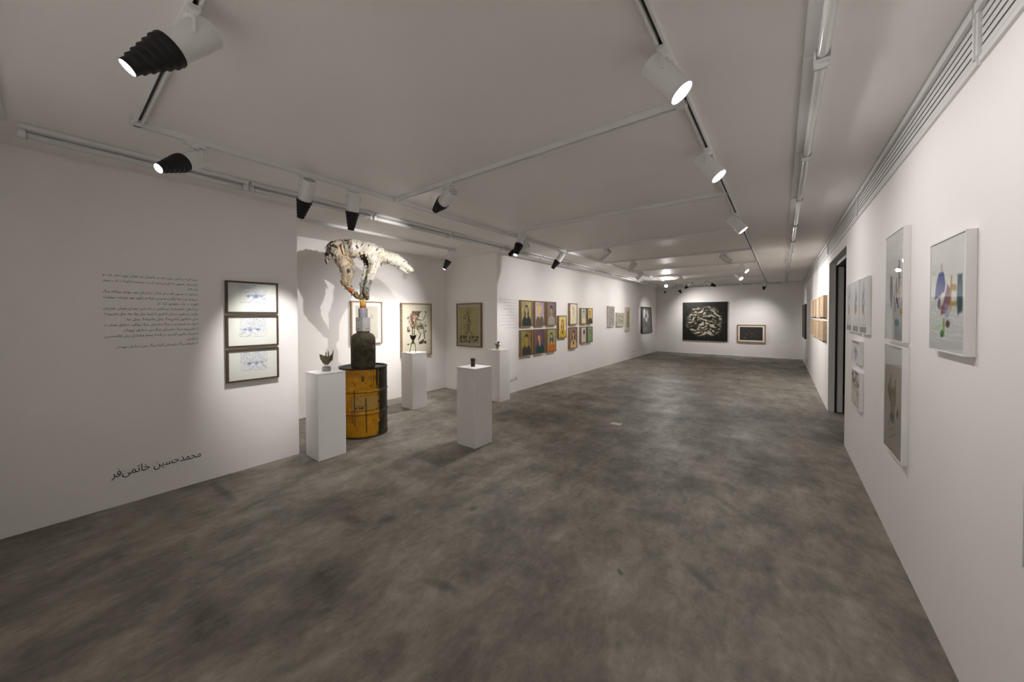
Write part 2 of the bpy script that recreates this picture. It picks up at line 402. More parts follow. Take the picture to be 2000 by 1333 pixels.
aimed('black-snooted spotlight at the end of the left track aimed at the round black relief', (TL, 14.2), (-2.4, YF, 1.2), power=80, cone=120, blend=1)
aimed('black-snooted spotlight turned towards the tilted black painting', (-2.36, CROSS[7]), (XL, 14.05, 1.35), power=80, cone=50, blend=1, run='x')
aimed('black-snooted spotlight turned towards the dark panel on the right wall', (-1.85, CROSS[7]), (XR, 14.2, 1.35), power=80, cone=50, blend=1, run='x')
aimed('black-snooted spotlight at the end of the right track over the framed slate', (TR, 13.95), (-.87, YF, .95), power=70, cone=80, blend=1)
spotlight('largest bare lit spotlight at the near part of the right track', (TR, 1.62), (.60, .10, -.79), snoot=False, power=19, cone=172, blend=0.75)
spotlight('bare lit spotlight on the right track second from the near cross track', (TR, 2.76), (.60, -.06, -.79), snoot=False, power=19, cone=172, blend=0.75)
spotlight('bare lit spotlight on the right track before the doorway', (TR, 4.66), (.62, .02, -.78), snoot=False, power=19, cone=172, blend=0.75)
aimed('bare spotlight turned away towards the wooden panels', (-.81, CROSS[4]), (XR, 8.3, 1.35), snoot=False, power=66, cone=120, blend=1, run='x')
spotlight('bare lit spotlight on the cross track facing the wooden panels', (-.67, CROSS[5]), (.69, -.28, -.66), snoot=False, power=66, cone=130, blend=1, run='x')
spotlight('bare lit spotlight beyond the wooden panels turned back at them', (-.89, CROSS[6]), (.56, -.48, -.67), snoot=False, power=66, cone=130, blend=1, run='x')

# ------------------------------------------------------------------ painted surfaces (colour stored on the mesh)
RNG = np.random.RandomState(7)
def vnoise(w, h, cells, seed, octv=3):
    r = np.random.RandomState(seed); out = np.zeros((h, w)); amp = 1.0; tot = 0
    for o in range(octv):
        cx = max(2, int(cells * 2 ** o)); cy = max(2, int(cells * 2 ** o * h / w))
        g = r.rand(cy + 2, cx + 2)
        x = np.linspace(0, cx, w); y = np.linspace(0, cy, h); xi = x.astype(int); yi = y.astype(int)
        fx = x - xi; fy = (y - yi)[:, None]; fx = fx * fx * (3 - 2 * fx); fy = fy * fy * (3 - 2 * fy)
        a = g[yi][:, xi]; b = g[yi][:, xi + 1]; c = g[yi + 1][:, xi]; d = g[yi + 1][:, xi + 1]
        out += amp * ((a * (1 - fx) + b * fx) * (1 - fy) + (c * (1 - fx) + d * fx) * fy); tot += amp; amp *= .55
    return out / tot
class Canvas:
    """small painting, x right 0..1, y up 0..1, colours given as sRGB 0..255"""
    def __init__(s, w, h, bg, seed=1):
        s.w, s.h, s.seed = w, h, seed
        s.X, s.Y = np.meshgrid(np.linspace(0, 1, w), np.linspace(0, 1, h)); s.asp = h / w
        s.a = np.ones((h, w, 3)) * np.array(bg) / 255.0
    def n(s, cells, octv=3):
        s.seed += 1; return vnoise(s.w, s.h, cells, s.seed, octv)
    def put(s, mask, c, k=1.0):
        m = np.clip(mask, 0, 1)[..., None] * k; s.a = s.a * (1 - m) + m * np.array(c) / 255.0; return s
    def ell(s, x, y, rx, ry, c, soft=.12, k=1.0, rot=0.0, rag=0.0):
        dx = (s.X - x); dy = (s.Y - y); ca, sa = math.cos(rot), math.sin(rot)
        u = (dx * ca + dy * s.asp * sa) / rx; v = (-dx * sa + dy * s.asp * ca) / (ry * s.asp)
        d = np.sqrt(u * u + v * v)
        if rag: d = d + (s.n(7) - .5) * rag
        return s.put((1 - d) / soft + .5, c, k)
    def poly(s, pts, c, soft=.01, k=1.0, rag=0.0):
        inside = np.zeros_like(s.X, bool); dist = np.full_like(s.X, 9.0); n = len(pts)
        X, Y = s.X, s.Y
        if rag: X = X + (s.n(8) - .5) * rag; Y = Y + (s.n(8) - .5) * rag
        for i in range(n):
            (x0, y0), (x1, y1) = pts[i], pts[(i + 1) % n]
            if y0 != y1:
                inside ^= ((y0 > Y) != (y1 > Y)) & (X < (x1 - x0) * (Y - y0) / (y1 - y0) + x0)
            dx, dy = x1 - x0, y1 - y0; t = np.clip(((X - x0) * dx + (Y - y0) * dy) / (dx * dx + dy * dy + 1e-9), 0, 1)
            dist = np.minimum(dist, np.hypot(X - x0 - t * dx, Y - y0 - t * dy))
        return s.put(np.where(inside, .5 + dist / soft, .5 - dist / soft), c, k)
    def line(s, pts, wd, c, k=1.0, rag=0.0):
        X, Y = s.X, s.Y
        if rag: X = X + (s.n(9) - .5) * rag; Y = Y + (s.n(9) - .5) * rag
        dist = np.full_like(X, 9.0)
        for (x0, y0), (x1, y1) in zip(pts[:-1], pts[1:]):
            dx, dy = x1 - x0, (y1 - y0) * s.asp; t = np.clip(((X - x0) * dx + (Y - y0) * s.asp * dy) / (dx * dx + dy * dy + 1e-9), 0, 1)
            dist = np.minimum(dist, np.hypot(X - x0 - t * dx, (Y - y0) * s.asp - t * dy))
        return s.put(1.5 - dist / wd, c, k)
    def grain(s, amt, cells=20):
        s.a = s.a * (1 + (s.n(cells, 3) - .5)[..., None] * amt); return s
    def rgb(s): return np.clip(s.a, 0, 1)
def painted_sheet(name, cv, W, H, y, z0, parent, m, x0=None):
    """flat painted sheet in the parent's xz plane"""
    a = cv.rgb(); h, wv = a.shape[:2]; x0 = -W / 2 if x0 is None else x0
    xs = np.linspace(x0, x0 + W, wv); zs = np.linspace(z0, z0 + H, h); X, Z = np.meshgrid(xs, zs)
    co = np.stack([X, np.full_like(X, y), Z], -1).reshape(-1, 3)
    i = (np.arange(h - 1)[:, None] * wv + np.arange(wv - 1)[None, :]).ravel()
    faces = np.stack([i, i + 1, i + wv + 1, i + wv], 1)
    me = bpy.data.meshes.new(name); me.from_pydata(co.tolist(), [], faces.tolist())
    paint(me, a.reshape(-1, 3)); me.materials.append(m)
    o = bpy.data.objects.new(name, me); COL.objects.link(o); o.parent = parent; return o
def paint(me, srgb):
    c = np.where(srgb <= .04045, srgb / 12.92, ((srgb + .055) / 1.055) ** 2.4)
    at = me.color_attributes.new('paint', 'FLOAT_COLOR', 'POINT')
    at.data.foreach_set('color', np.concatenate([c, np.ones((len(c), 1))], 1).astype(np.float32).ravel())
V_OIL = vcol('oil_paint_surface', 0.5, 0.35, 0.15, 60)
V_PAPER = vcol('printed_paper_surface', 0.75, 0.2)
W_WALNUT = mat('walnut_frame', (0.075, 0.05, 0.03), 0.45, 0, .3, 6, 0, 60, .4, (1, 1, 8))
W_BROWN = mat('brown_wood_frame', (0.27, 0.175, 0.088), 0.5, 0, .3, 7, .05, 90, .35, (1, 8, 1))
W_DKIN = mat('dark_inner_lip', (0.05, 0.032, 0.018), 0.6)
W_TAN = mat('tan_wood_frame', (0.31, 0.215, 0.125), 0.5, 0, .22, 7, .05, 90, .35, (1, 1, 8))
W_PALE = mat('limed_pale_frame', (0.56, 0.49, 0.445), 0.6, 0, .15, 10)
W_GOLD = mat('honey_wood_frame', (0.33, 0.19, 0.075), 0.45, 0, .25, 8)
W_WHITEF = mat('white_lacquer_frame', (0.80, 0.79, 0.78), 0.4, 0, .02, 9)
W_BLACKF = mat('black_frame', (0.012, 0.012, 0.012), 0.4)
ROT = {'L': math.pi / 2, 'F': 0.0, 'R': -math.pi / 2}
def picture(name, label, cat, wall, u0, u1, z0, z1, depth, fm, fw, cv, group=None, glass=False, matw=0.0, base=None, recess=.012, vm=None, lip=None, tilt=0.0):
    """framed work on a wall; u0..u1 is along the wall (Y on the side walls, X on the end walls)"""
    W, H = abs(u1 - u0), z1 - z0; c = (u0 + u1) / 2
    if wall == 'L': loc = (XL if base is None else base, c, z0)
    elif wall == 'R': loc = (XR if base is None else base, c, z0)
    else: loc = (c, YF if base is None else base, z0)
    e = tag(empty(name, loc, ROT[wall]), label, cat, group)
    if tilt: e.rotation_euler = Matrix.Rotation(ROT[wall], 4, 'Z').to_euler(); e.rotation_euler.rotate_axis('X', tilt)
    MB().ring(W, H, fw, -depth, -.001).build('frame', fm, e)
    if lip: MB().ring(W - 2 * fw + .002, H - 2 * fw + .002, .008, -depth + .006, -.004, z0=fw - .001).build('inner_lip', lip, e)
    MB().box((-W / 2 + fw * .6, -max(.006, depth - recess - .006), fw * .6), (W / 2 - fw * .6, -.002, H - fw * .6)).build('backing_board', M_PAPER, e)
    iw, ih = W - 2 * fw, H - 2 * fw; ya = -(depth - recess)
    if matw:
        MB().ring(iw, ih, matw, ya - .003, ya - .0005, z0=fw).build('mat_board', M_PAPER, e)
    g = fw + (matw if matw else 0)
    painted_sheet('artwork', cv, W - 2 * g, H - 2 * g, ya - .0015 if not matw else ya - .001, g, e, vm or V_PAPER)
    if glass:
        MB().add([(-iw / 2, -depth + .003, fw), (iw / 2, -depth + .003, fw), (iw / 2, -depth + .003, H - fw), (-iw / 2, -depth + .003, H - fw)], [(0, 1, 2, 3)]).build('glass_pane', M_GLASS, e, flip=False)
    return e

# --- three blue dog drawings on the text wall
def blue_dog(seed, flip, dark):
    c = Canvas(220, 150, (226, 226, 220), seed)
    n = .5 + (.5 - np.abs(c.n(60, 2) - .5) * 7) * .5; m = c.n(6, 3); inside = ((c.X > .22) & (c.X < .80) & (c.Y > .28) & (c.Y < .94)).astype(float)
    fade = np.clip((c.Y - .22) / .4, 0, 1) * np.clip(1.3 - 2.2 * np.hypot(c.X - .5, (c.Y - .75) * .8), .25, 1)
    c.put(np.clip((n - .40) * 4, 0, 1) * inside * fade * (m * 1.1 + .1), (86, 106, 162), .75 + .2 * dark)
    f = (lambda x: 1 - x) if flip else (lambda x: x)
    B = (46, 70, 140)
    c.ell(f(.53), .50, .11, .065, (236, 236, 234), .3, .8); c.ell(f(.66), .53, .06, .05, (236, 236, 234), .3, .8)
    for (x, y, rx, ry, k) in [(.56, .54, .05, .045, .9), (.66, .55, .035, .03, .7), (.41, .55, .035, .04, .9), (.48, .56, .03, .02, .5)]:
        c.ell(f(x), y, rx, ry, B, .9, k * .55, rag=1.8)
    for pts in [[(.44, .56), (.52, .60), (.64, .60), (.70, .56)], [(.50, .48), (.60, .46)], [(.50, .48), (.47, .40), (.43, .33)], [(.54, .46), (.58, .38), (.64, .32)],
                [(.66, .50), (.70, .42), (.77, .30)], [(.68, .52), (.74, .44), (.78, .34)], [(.70, .56), (.76, .62)], [(.43, .56), (.37, .55), (.38, .50), (.43, .50)]]:
        c.line([(f(x), y) for x, y in pts], .0042, B, .5, .09)
    c.line([(.24, .34), (.34, .31), (.46, .33)], .004, (110, 120, 160), .6, .05); c.line([(.5, .3), (.62, .29), (.74, .30)], .004, (110, 120, 160), .5, .05)
    return c
for (z0, z1), lb, sd, fl, dk in [((1.531, 1.842), 'top drawing of three: faint blue running dog in walnut frame', 11, False, 0), ((1.204, 1.511), 'middle drawing of three: darker blue dog heading right in walnut frame', 23, True, .6),
                             ((.870, 1.181), 'bottom drawing of three: blue dog with long shaded sky in walnut frame', 37, False, .2)]:
    picture('framed_drawing', lb, 'drawing', 'L', 1.014, 1.447, z0, z1, .038, W_WALNUT, .016, blue_dog(sd, fl, dk), 'three blue dog drawings', glass=True, matw=0)

# --- thirteen portraits
def portrait(seed, bg, hair, skin, shirt, style='short', pose=0.0, face=True, loose=0.0, bg2=None, hx=.5, beard=None, shirt2=None, big=1.0):
    c = Canvas(56, 76, bg, seed)
    if bg2: c.put(np.clip((c.X + c.n(3) * .6 - .55) * 2, 0, 1), bg2, .8)
    c.grain(.28, 6)
    k = 1 - loose * .55; cx = hx; cy = .66
    if style == 'long':
        c.ell(cx, cy - .04, .20 * big, .22 * big, hair, .15, k); c.ell(cx - .12, cy - .16, .10, .16, hair, .2, k); c.ell(cx + .12, cy - .16, .10, .16, hair, .2, k)
    elif style == 'bob':
        c.ell(cx + .04 * pose, cy + .01, .205 * big, .20 * big, hair, .15, k)
    elif style == 'back':
        c.ell(cx, cy + .02, .21, .19, hair, .18, k)
    else:
        c.ell(cx, cy + .05, .165 * big, .15 * big, hair, .15, k)
    if beard: c.ell(cx, cy - .03, .17, .21, beard, .15, k)
    c.poly([(cx - .075, cy - .08), (cx + .075, cy - .08), (cx + .085, .36), (cx, .28), (cx - .085, .36)], tuple(v * .86 for v in skin), .03, k)
    c.poly([(.06, -.1), (.09, .24), (.24, .36), (cx - .08, .41), (cx, .28), (cx + .08, .41), (.78, .36), (.92, .24), (.96, -.1)], shirt, .03, k, .05)
    c.ell(cx, .375, .085, .07, tuple(v * .92 for v in skin), .2, k)
    if shirt2: c.ell(cx, .26, .12, .10, shirt2, .3, k * .8)
    if style != 'back':
        fx = cx + .035 * pose
        c.ell(fx, cy, .125 * big, .145 * big, skin, .14, k)
        c.ell(fx + .06, cy - .02, .07, .12, tuple(v * .78 for v in skin), .8, .55 * k)
        c.put(np.clip((cy + .075 - c.Y + (c.n(6) - .5) * .05) * -22, 0, 1) * np.clip((1 - np.hypot((c.X - cx) / (.15 * big), (c.Y - cy - .04) / (.165 * big))) * 8, 0, 1), hair, k)
        if beard:
            c.ell(fx, cy - .105, .095, .06, beard, .5, .85)
        if face:
            for sx in (-.05, .05):
                c.ell(fx + sx + .015 * pose, cy + .022, .024, .010, (52, 36, 28), .6, .85 * k); c.ell(fx + sx + .015 * pose, cy + .045, .034, .008, hair, .6, .7 * k)
            c.line([(fx + .012, cy + .02), (fx + .02 + .02 * pose, cy - .035), (fx, cy - .04)], .008, tuple(v * .62 for v in skin), .7 * k)
            c.ell(fx + .01 * pose, cy - .075, .038, .011, (140, 70, 58), .6, .8 * k)
    c.grain(.22, 14)
    return c
SK = (206, 172, 130)
PORT = [
    ('woman with long brown hair and dark green top on olive ground', 5.706, 6.107, 1.285, 1.820, dict(bg=(172, 160, 108), bg2=(196, 182, 130), hair=(82, 62, 58), skin=(204, 186, 140), shirt=(40, 50, 46), style='long')),
    ('blonde woman in profile on pale lilac ground', 6.205, 6.595, 1.285, 1.820, dict(bg=(206, 188, 190), bg2=(178, 158, 176), hair=(222, 190, 86), skin=(236, 222, 150), shirt=(112, 100, 86), style='bob', pose=-1.2)),
    ('young man with short black hair and grey shirt', 6.695, 7.080, 1.285, 1.820, dict(bg=(136, 122, 120), bg2=(120, 106, 112), hair=(40, 36, 34), skin=(210, 160, 104), shirt=(168, 158, 142), style='short')),
    ('man in dark jacket on green and brown ground', 5.706, 6.107, .690, 1.218, dict(bg=(148, 146, 72), bg2=(132, 96, 72), hair=(52, 44, 36), skin=(196, 162, 78), shirt=(62, 58, 52), style='short')),
    ('person bowing head with hand to face on purple ground', 6.205, 6.595, .690, 1.218, dict(bg=(118, 84, 104), bg2=(104, 76, 98), hair=(104, 84, 62), skin=(216, 172, 116), shirt=(34, 70, 66), style='bob', pose=-2.0, face=False)),
    ('long-haired bearded man in orange shirt', 6.695, 7.080, .690, 1.218, dict(bg=(156, 158, 104), bg2=(170, 172, 120), hair=(44, 48, 54), skin=(216, 188, 138), shirt=(198, 112, 34), style='long', beard=(58, 60, 62))),
    ('red-haired woman in yellow sweater hung between the two rows', 7.205, 7.583, .975, 1.510, dict(bg=(222, 206, 130), bg2=(236, 224, 150), hair=(160, 92, 44), skin=(228, 186, 104), shirt=(202, 164, 42), style='long', shirt2=(72, 88, 96))),
    ('faint pastel portrait sketch on cream ground', 7.750, 8.145, 1.283, 1.815, dict(bg=(236, 226, 196), hair=(176, 160, 170), skin=(240, 226, 186), shirt=(232, 222, 184), style='bob', pose=-1, loose=.8, face=False)),
    ('dark-haired person in sleeveless top on mauve ground', 7.750, 8.145, .690, 1.222, dict(bg=(150, 118, 106), bg2=(140, 110, 102), hair=(58, 46, 38), skin=(220, 186, 122), shirt=(206, 180, 118), style='long', shirt2=(60, 66, 52))),
    ('small portrait with grey cap hair on pale blue ground', 8.365, 8.677, 1.285, 1.710, dict(bg=(192, 206, 196), bg2=(176, 196, 192), hair=(106, 116, 108), skin=(236, 220, 168), shirt=(240, 226, 170), style='short', loose=.3, face=False, big=1.15)),
    ('small profile of man in black on yellow ground', 8.765, 9.058, 1.285, 1.710, dict(bg=(230, 200, 122), hair=(88, 84, 78), skin=(232, 196, 92), shirt=(60, 58, 54), style='bob', pose=-1.8, face=False)),
    ('small dark head seen from behind on pale grey ground', 8.365, 8.677, .787, 1.215, dict(bg=(214, 208, 202), hair=(72, 76, 88), skin=(206, 196, 186), shirt=(212, 206, 200), style='back', loose=.1, face=False, hx=.58)),
    ('small portrait with blue hair on green ground', 8.765, 9.058, .787, 1.215, dict(bg=(146, 186, 142), bg2=(120, 168, 130), hair=(40, 84, 104), skin=(208, 150, 92), shirt=(120, 164, 120), style='bob', face=False, loose=.1)),
]
for i, (lb, a, b, z0, z1, kw) in enumerate(PORT):
    picture('portrait_painting', 'brown-framed portrait of ' + lb if not lb.startswith(('faint', 'small')) else 'brown-framed ' + lb, 'painting', 'L', a, b, z0, z1, .062, W_BROWN, .014,
            portrait(100 + i * 7, **kw), 'portraits on the long left wall', vm=V_OIL, lip=W_DKIN, recess=.010)

# --- three pale frames
def sketchy(seed, w, h, bg, ink, marg, dens=.5, tint=None):
    c = Canvas(w, h, bg, seed); ins = ((c.X > marg) & (c.X < 1 - marg) & (c.Y > marg) & (c.Y < 1 - marg)).astype(float)
    if tint: c.put(ins, tint, .8)
    a = c.n(7, 4); b = c.n(18, 3)
    c.put(np.clip(1 - np.abs(a - .5) * 26, 0, 1) * ins, ink, .8); c.put(np.clip((b - (1 - dens * .55)) * 7, 0, 1) * ins, ink, .75)
    return c
picture('framed_print', 'tall pale-framed grey ink print, first of three by the portraits', 'print', 'L', 10.21, 10.69, 1.17, 1.805, .05, W_PALE, .035, sketchy(301, 50, 80, (196, 192, 184), (120, 116, 108), .05, .75), 'three pale-framed prints', glass=True)
picture('framed_print', 'wide low pale-framed print hung between two tall pale frames', 'print', 'L', 10.90, 11.55, 1.162, 1.603, .05, W_PALE, .035, sketchy(317, 80, 56, (204, 200, 184), (96, 92, 76), .12, .85, (206, 206, 178)), 'three pale-framed prints', glass=True)
picture('framed_print', 'narrow tall pale-framed olive print beside the caption', 'print', 'L', 11.74, 12.095, .987, 1.795, .05, W_PALE, .035, sketchy(331, 40, 96, (206, 200, 182), (110, 100, 52), .12, 1.0, (186, 176, 120)), 'three pale-framed prints', glass=True)
# --- tilted black painting
c = Canvas(120, 100, (96, 94, 92), 401)
c.put(np.clip((c.n(50, 2) - .5) * 4 + .4, 0, 1), (190, 190, 188), .75); c.put(np.clip((c.n(26, 2) - .56) * 6, 0, 1), (44, 42, 42), .8)
c.ell(.30, .78, .09, .22, (238, 238, 236), .6, .95, -.45, .6); c.ell(.62, .72, .08, .2, (226, 226, 224), .6, .9, .35, .6); c.ell(.48, .52, .10, .10, (232, 232, 230), .7, .9, 0, .6)
c.put(np.clip((.10 - c.X) * 20, 0, 1) + np.clip((c.X - .93) * 20, 0, 1) + np.clip((c.Y - .95) * 25, 0, 1), (40, 38, 38), .9)
picture('black_painting', 'black-edged silver-grey painting hanging tilted near the far left corner', 'painting', 'L', 13.41, 14.74, .84, 1.84, .055, W_BLACKF, .03, c, vm=V_OIL, recess=.006, base=XL + .001, tilt=-.05)
# --- far wall: large black relief with swirls
c = Canvas(170, 165, (22, 20, 18), 411)
c.put(np.clip(1 - np.abs(c.n(16, 2) - .5) * 14, 0, 1), (64, 60, 56), .7)
rr = np.hypot((c.X - .50) / .44, (c.Y - .50) / .42); disc = np.clip((1.02 - rr + (c.n(9) - .5) * .25) * 6, 0, 1)
warp = c.Y * 9 + (c.n(5, 3) - .5) * 3.2 + np.sin(c.X * 9) * .35
band = np.clip(.5 + .9 * np.sin(warp * 2 * math.pi), 0, 1)
c.put(disc, (60, 56, 46), .8); c.put(disc * band, (206, 200, 176), .88); c.put(disc * np.clip((c.n(20, 2) - .58) * 7, 0, 1), (30, 28, 24), .8)
picture('black_relief', 'large square black painting with a pale globe of swirls on far wall', 'painting', 'F', -3.162, -1.606, .523, 2.032, .045, W_BLACKF, .012, c, vm=V_OIL, recess=.002)
relief = bpy.data.objects['black_relief']
rr_ = random.Random(5)
arcs = [(.40, .56, .085, 20, 330), (.44, .44, .075, 150, 400), (.655, .52, .075, 40, 300), (.69, .43, .08, -60, 100), (.52, .82, .06, 30, 320), (.24, .20 + .06, .09, 0, 300), (.50, .19, .08, 20, 200),
        (.80, .52, .085, 80, 330), (.16, .56, .06, -80, 120), (.72, .27, .06, 100, 330), (.17, .70, .045, 20, 200), (.86, .72, .05, 0, 280), (.30, .74, .05, -30, 150), (.82, .30, .05, 0, 250)]
for (x, y, r, a0, a1) in arcs:
    pts = [(-.778 + 1.556 * (x + r * math.cos(math.radians(t))), -.050, 1.509 * (y + r * math.sin(math.radians(t)))) for t in np.linspace(a0, a1, 18)]
    MB().tube(pts, .012, 6).build('raised_arc', W_BLACKF, relief, True)
# --- far wall: framed slate
c = Canvas(100, 66, (58, 56, 54), 431); c.grain(.5, 30); c.put(np.clip((c.n(36, 2) - .62) * 8, 0, 1) * np.clip(1.1 - 1.6 * np.hypot(c.X - .35, c.Y - .35), 0, 1), (150, 140, 120), .7)
picture('framed_slate', 'dark slate-grey work in honey wood frame with cream mat on far wall', 'painting', 'F', -1.30, -.433, .514, 1.17, .05, W_GOLD, .036, c, matw=.05)
# --- niche frames
c = Canvas(70, 90, (214, 210, 200), 441); c.put(((c.X > .02) & (c.X < .98) & (c.Y > .02) & (c.Y < .98)).astype(float), (196, 190, 176), .9)
for p in [[(.70, .74), (.74, .70)], [(.69, .69), (.72, .68)], [(.73, .66), (.75, .63)]]: c.line(p, .008, (70, 68, 66), .8)
picture('framed_drawing', 'tan-framed nearly blank drawing behind the gas cylinder', 'drawing', 'L', 2.995, 3.56, 1.027, 1.754, .035, W_TAN, .02, c, 'tan-framed works in the niche', glass=True, matw=.055, base=XB)
def dogprint():
    c = Canvas(120, 172, (212, 205, 186), 451); INK = (58, 50, 40)
    ins = ((c.X > .16) & (c.X < .84) & (c.Y > .20) & (c.Y < .87)).astype(float)
    up = np.clip((c.Y - .58) * 5, 0, 1)
    hole = np.clip((np.hypot((c.X - .70) / .13, (c.Y - .78) / .09) - .8) * 4, 0, 1)
    c.put(np.clip((c.n(11, 3) - .52) * 9, 0, 1) * ins * up * hole, INK, .85)
    c.ell(.38, .72, .11, .12, (120, 66, 52), .7, .75, 0, .7); c.ell(.38, .62, .10, .10, (92, 70, 48), .7, .7, 0, .7)
    c.ell(.56, .58, .17, .075, (150, 142, 110), .4, .6, .1, .7); c.ell(.62, .60, .14, .04, (150, 140, 100), .6, .7); c.ell(.60, .55, .11, .045, INK, .7, .6, .15, .7)
    for p, wd in [([(.34, .60), (.33, .46), (.32, .32)], .016), ([(.41, .58), (.40, .44), (.38, .30)], .014), ([(.52, .54), (.56, .46), (.63, .42), (.58, .33), (.55, .30)], .017), ([(.70, .58), (.74, .48), (.76, .38), (.78, .31)], .016)]:
        c.line(p, wd, (96, 84, 60), .9, .03); c.line([(x + .012, y) for x, y in p], .006, INK, .8, .03)
    for p in [[(.66, .66), (.74, .72), (.80, .80)], [(.46, .68), (.56, .70), (.66, .68)], [(.30, .78), (.40, .84), (.52, .80)]]: c.line(p, .01, INK, .8, .04)
    c.put(np.clip((c.n(14, 2) - .45) * 8, 0, 1) * ((c.X > .16) & (c.X < .84) & (c.Y > .205) & (c.Y < .235 + np.clip((c.X - .5), 0, 1) * .3)), INK, .9)
    c.put(np.clip((c.n(12, 2) - .5) * 8, 0, 1) * ((c.X > .16) & (c.X < .27) & (c.Y > .46) & (c.Y < .56)), INK, .8)
    c.put(np.clip((c.n(12, 2) - .45) * 8, 0, 1) * ((c.X > .77) & (c.X < .84) & (c.Y > .44) & (c.Y < .6)), INK, .8)
    rid = np.clip(1 - np.abs(c.n(16, 3) - .5) * 16, 0, 1); reg = np.clip(1.25 - np.hypot((c.X - .52) / .34, (c.Y - .62) / .22), 0, 1)
    c.put(rid * np.clip(reg * 2.2, 0, 1) * ins, INK, .8); rid2 = np.clip((c.n(24, 2) - .56) * 9, 0, 1); c.put(rid2 * np.clip(reg * 1.6, 0, 1) * ins, (214, 206, 186), .8)
    return c
picture('framed_print', 'tan-framed print of a standing dog behind the tall-legged figure', 'print', 'L', 3.948, 4.662, .733, 1.750, .04, W_TAN, .024, dogprint(), 'tan-framed works in the niche', glass=True, base=XB)
def figprint():
    c = Canvas(90, 118, (186, 178, 160), 461); ins = ((c.X > .07) & (c.X < .93) & (c.Y > .07) & (c.Y < .93)).astype(float)
    c.put(ins, (178, 168, 120), .85); c.put(np.clip((c.n(6) - .5) * 4, 0, 1) * ins, (160, 150, 100), .5); INK = (66, 60, 44)
    for p, wd in [([(.46, .88), (.42, .82), (.48, .78)], .010), ([(.50, .90), (.56, .86), (.54, .80), (.46, .78)], .010), ([(.44, .78), (.34, .72), (.26, .68), (.32, .64), (.40, .66)], .010), ([(.46, .76), (.50, .62), (.46, .50), (.44, .40), (.40, .28)], .014),
                  ([(.52, .74), (.53, .60), (.54, .50)], .012), ([(.46, .44), (.54, .36), (.62, .30), (.72, .26)], .012), ([(.48, .50), (.52, .40), (.46, .30)], .010), ([(.40, .52), (.34, .46), (.30, .40)], .007)]:
        c.line(p, wd, INK, .75, .06)
    rid = np.clip(1 - np.abs(c.n(14, 3) - .5) * 14, 0, 1); c.put(rid * np.clip(1.2 - np.hypot((c.X - .45) / .2, (c.Y - .56) / .36), 0, 1) * ins, INK, .6); c.put(np.clip((c.n(22, 3) - .44) * 7, 0, 1) * ins * (c.Y < .24), (52, 50, 34), .8)
    return c
picture('framed_print', 'dark-tan framed olive print of a figure on the niche side wall', 'print', 'F', -5.212, -4.545, .897, 1.754, .035, mat('oak_dark_frame', (0.185, 0.125, 0.07), .5, 0, .25, 8), .022, figprint(), 'tan-framed works in the niche', glass=True, base=Y1)

# --- right wall: white-framed watercolours
def paperbg(w, h, seed, hor=.42):
    c = Canvas(w, h, (230, 229, 226), seed); c.put(np.clip((hor - c.Y) * 60, 0, 1), (208, 209, 208), .9); c.put(np.clip((c.n(3, 3) - .45) * 1.5, 0, 1), (218, 218, 216), .5); return c
def wcol1():
    c = paperbg(110, 140, 501, .47)
    c.put(np.clip(np.sin(c.Y * 140 + c.n(5) * 9) * 1.2 - .4, 0, 1) * ((c.Y < .40) & (c.Y > .10)), (226, 226, 224), .7)
    c.poly([(.30, .80), (.36, .80), (.37, .71), (.31, .71)], (206, 186, 180), .02, .9)
    c.poly([(.24, .715), (.40, .71), (.45, .60), (.42, .53), (.13, .475), (.16, .60)], (94, 100, 152), .02, .92, .03); c.poly([(.25, .58), (.32, .58), (.32, .50), (.22, .49)], (120, 96, 128), .04, .6)
    c.poly([(.52, .59), (.62, .56), (.60, .42), (.48, .36), (.32, .33), (.40, .45)], (132, 92, 104), .03, .9, .04); c.poly([(.60, .67), (.64, .67), (.63, .36), (.59, .36)], (196, 164, 84), .015, .9)
    c.poly([(.60, .60), (.76, .58), (.76, .53), (.60, .54)], (176, 148, 88), .02, .85); c.poly([(.58, .44), (.78, .44), (.78, .40), (.58, .40)], (180, 150, 80), .02, .85)
    c.poly([(.78, .665), (.90, .67), (.92, .50), (.91, .36), (.80, .33), (.77, .45)], (84, 112, 116), .025, .94, .02); c.poly([(.79, .46), (.91, .46), (.91, .36), (.80, .33)], (60, 78, 90), .04, .7)
    c.ell(.27, .43, .05, .055, (110, 98, 110), .3, .85, 0, .3); c.ell(.40, .38, .09, .04, (134, 88, 100), .4, .8, 0, .4); c.ell(.50, .36, .08, .06, (150, 150, 180), .5, .6, 0, .5)
    c.ell(.54, .245, .06, .035, (96, 76, 66), .4, .9, 0, .4); c.poly([(.15, .235), (.34, .235), (.34, .19), (.15, .19)], (176, 198, 172), .02, .8); c.poly([(.40, .30), (.46, .30), (.44, .13), (.35, .13)], (140, 176, 110), .03, .85, .04)
    c.ell(.38, .155, .06, .03, (84, 130, 56), .4, .9, 0, .4); c.ell(.36, .135, .03, .015, (50, 84, 110), .5, .8)
    return c
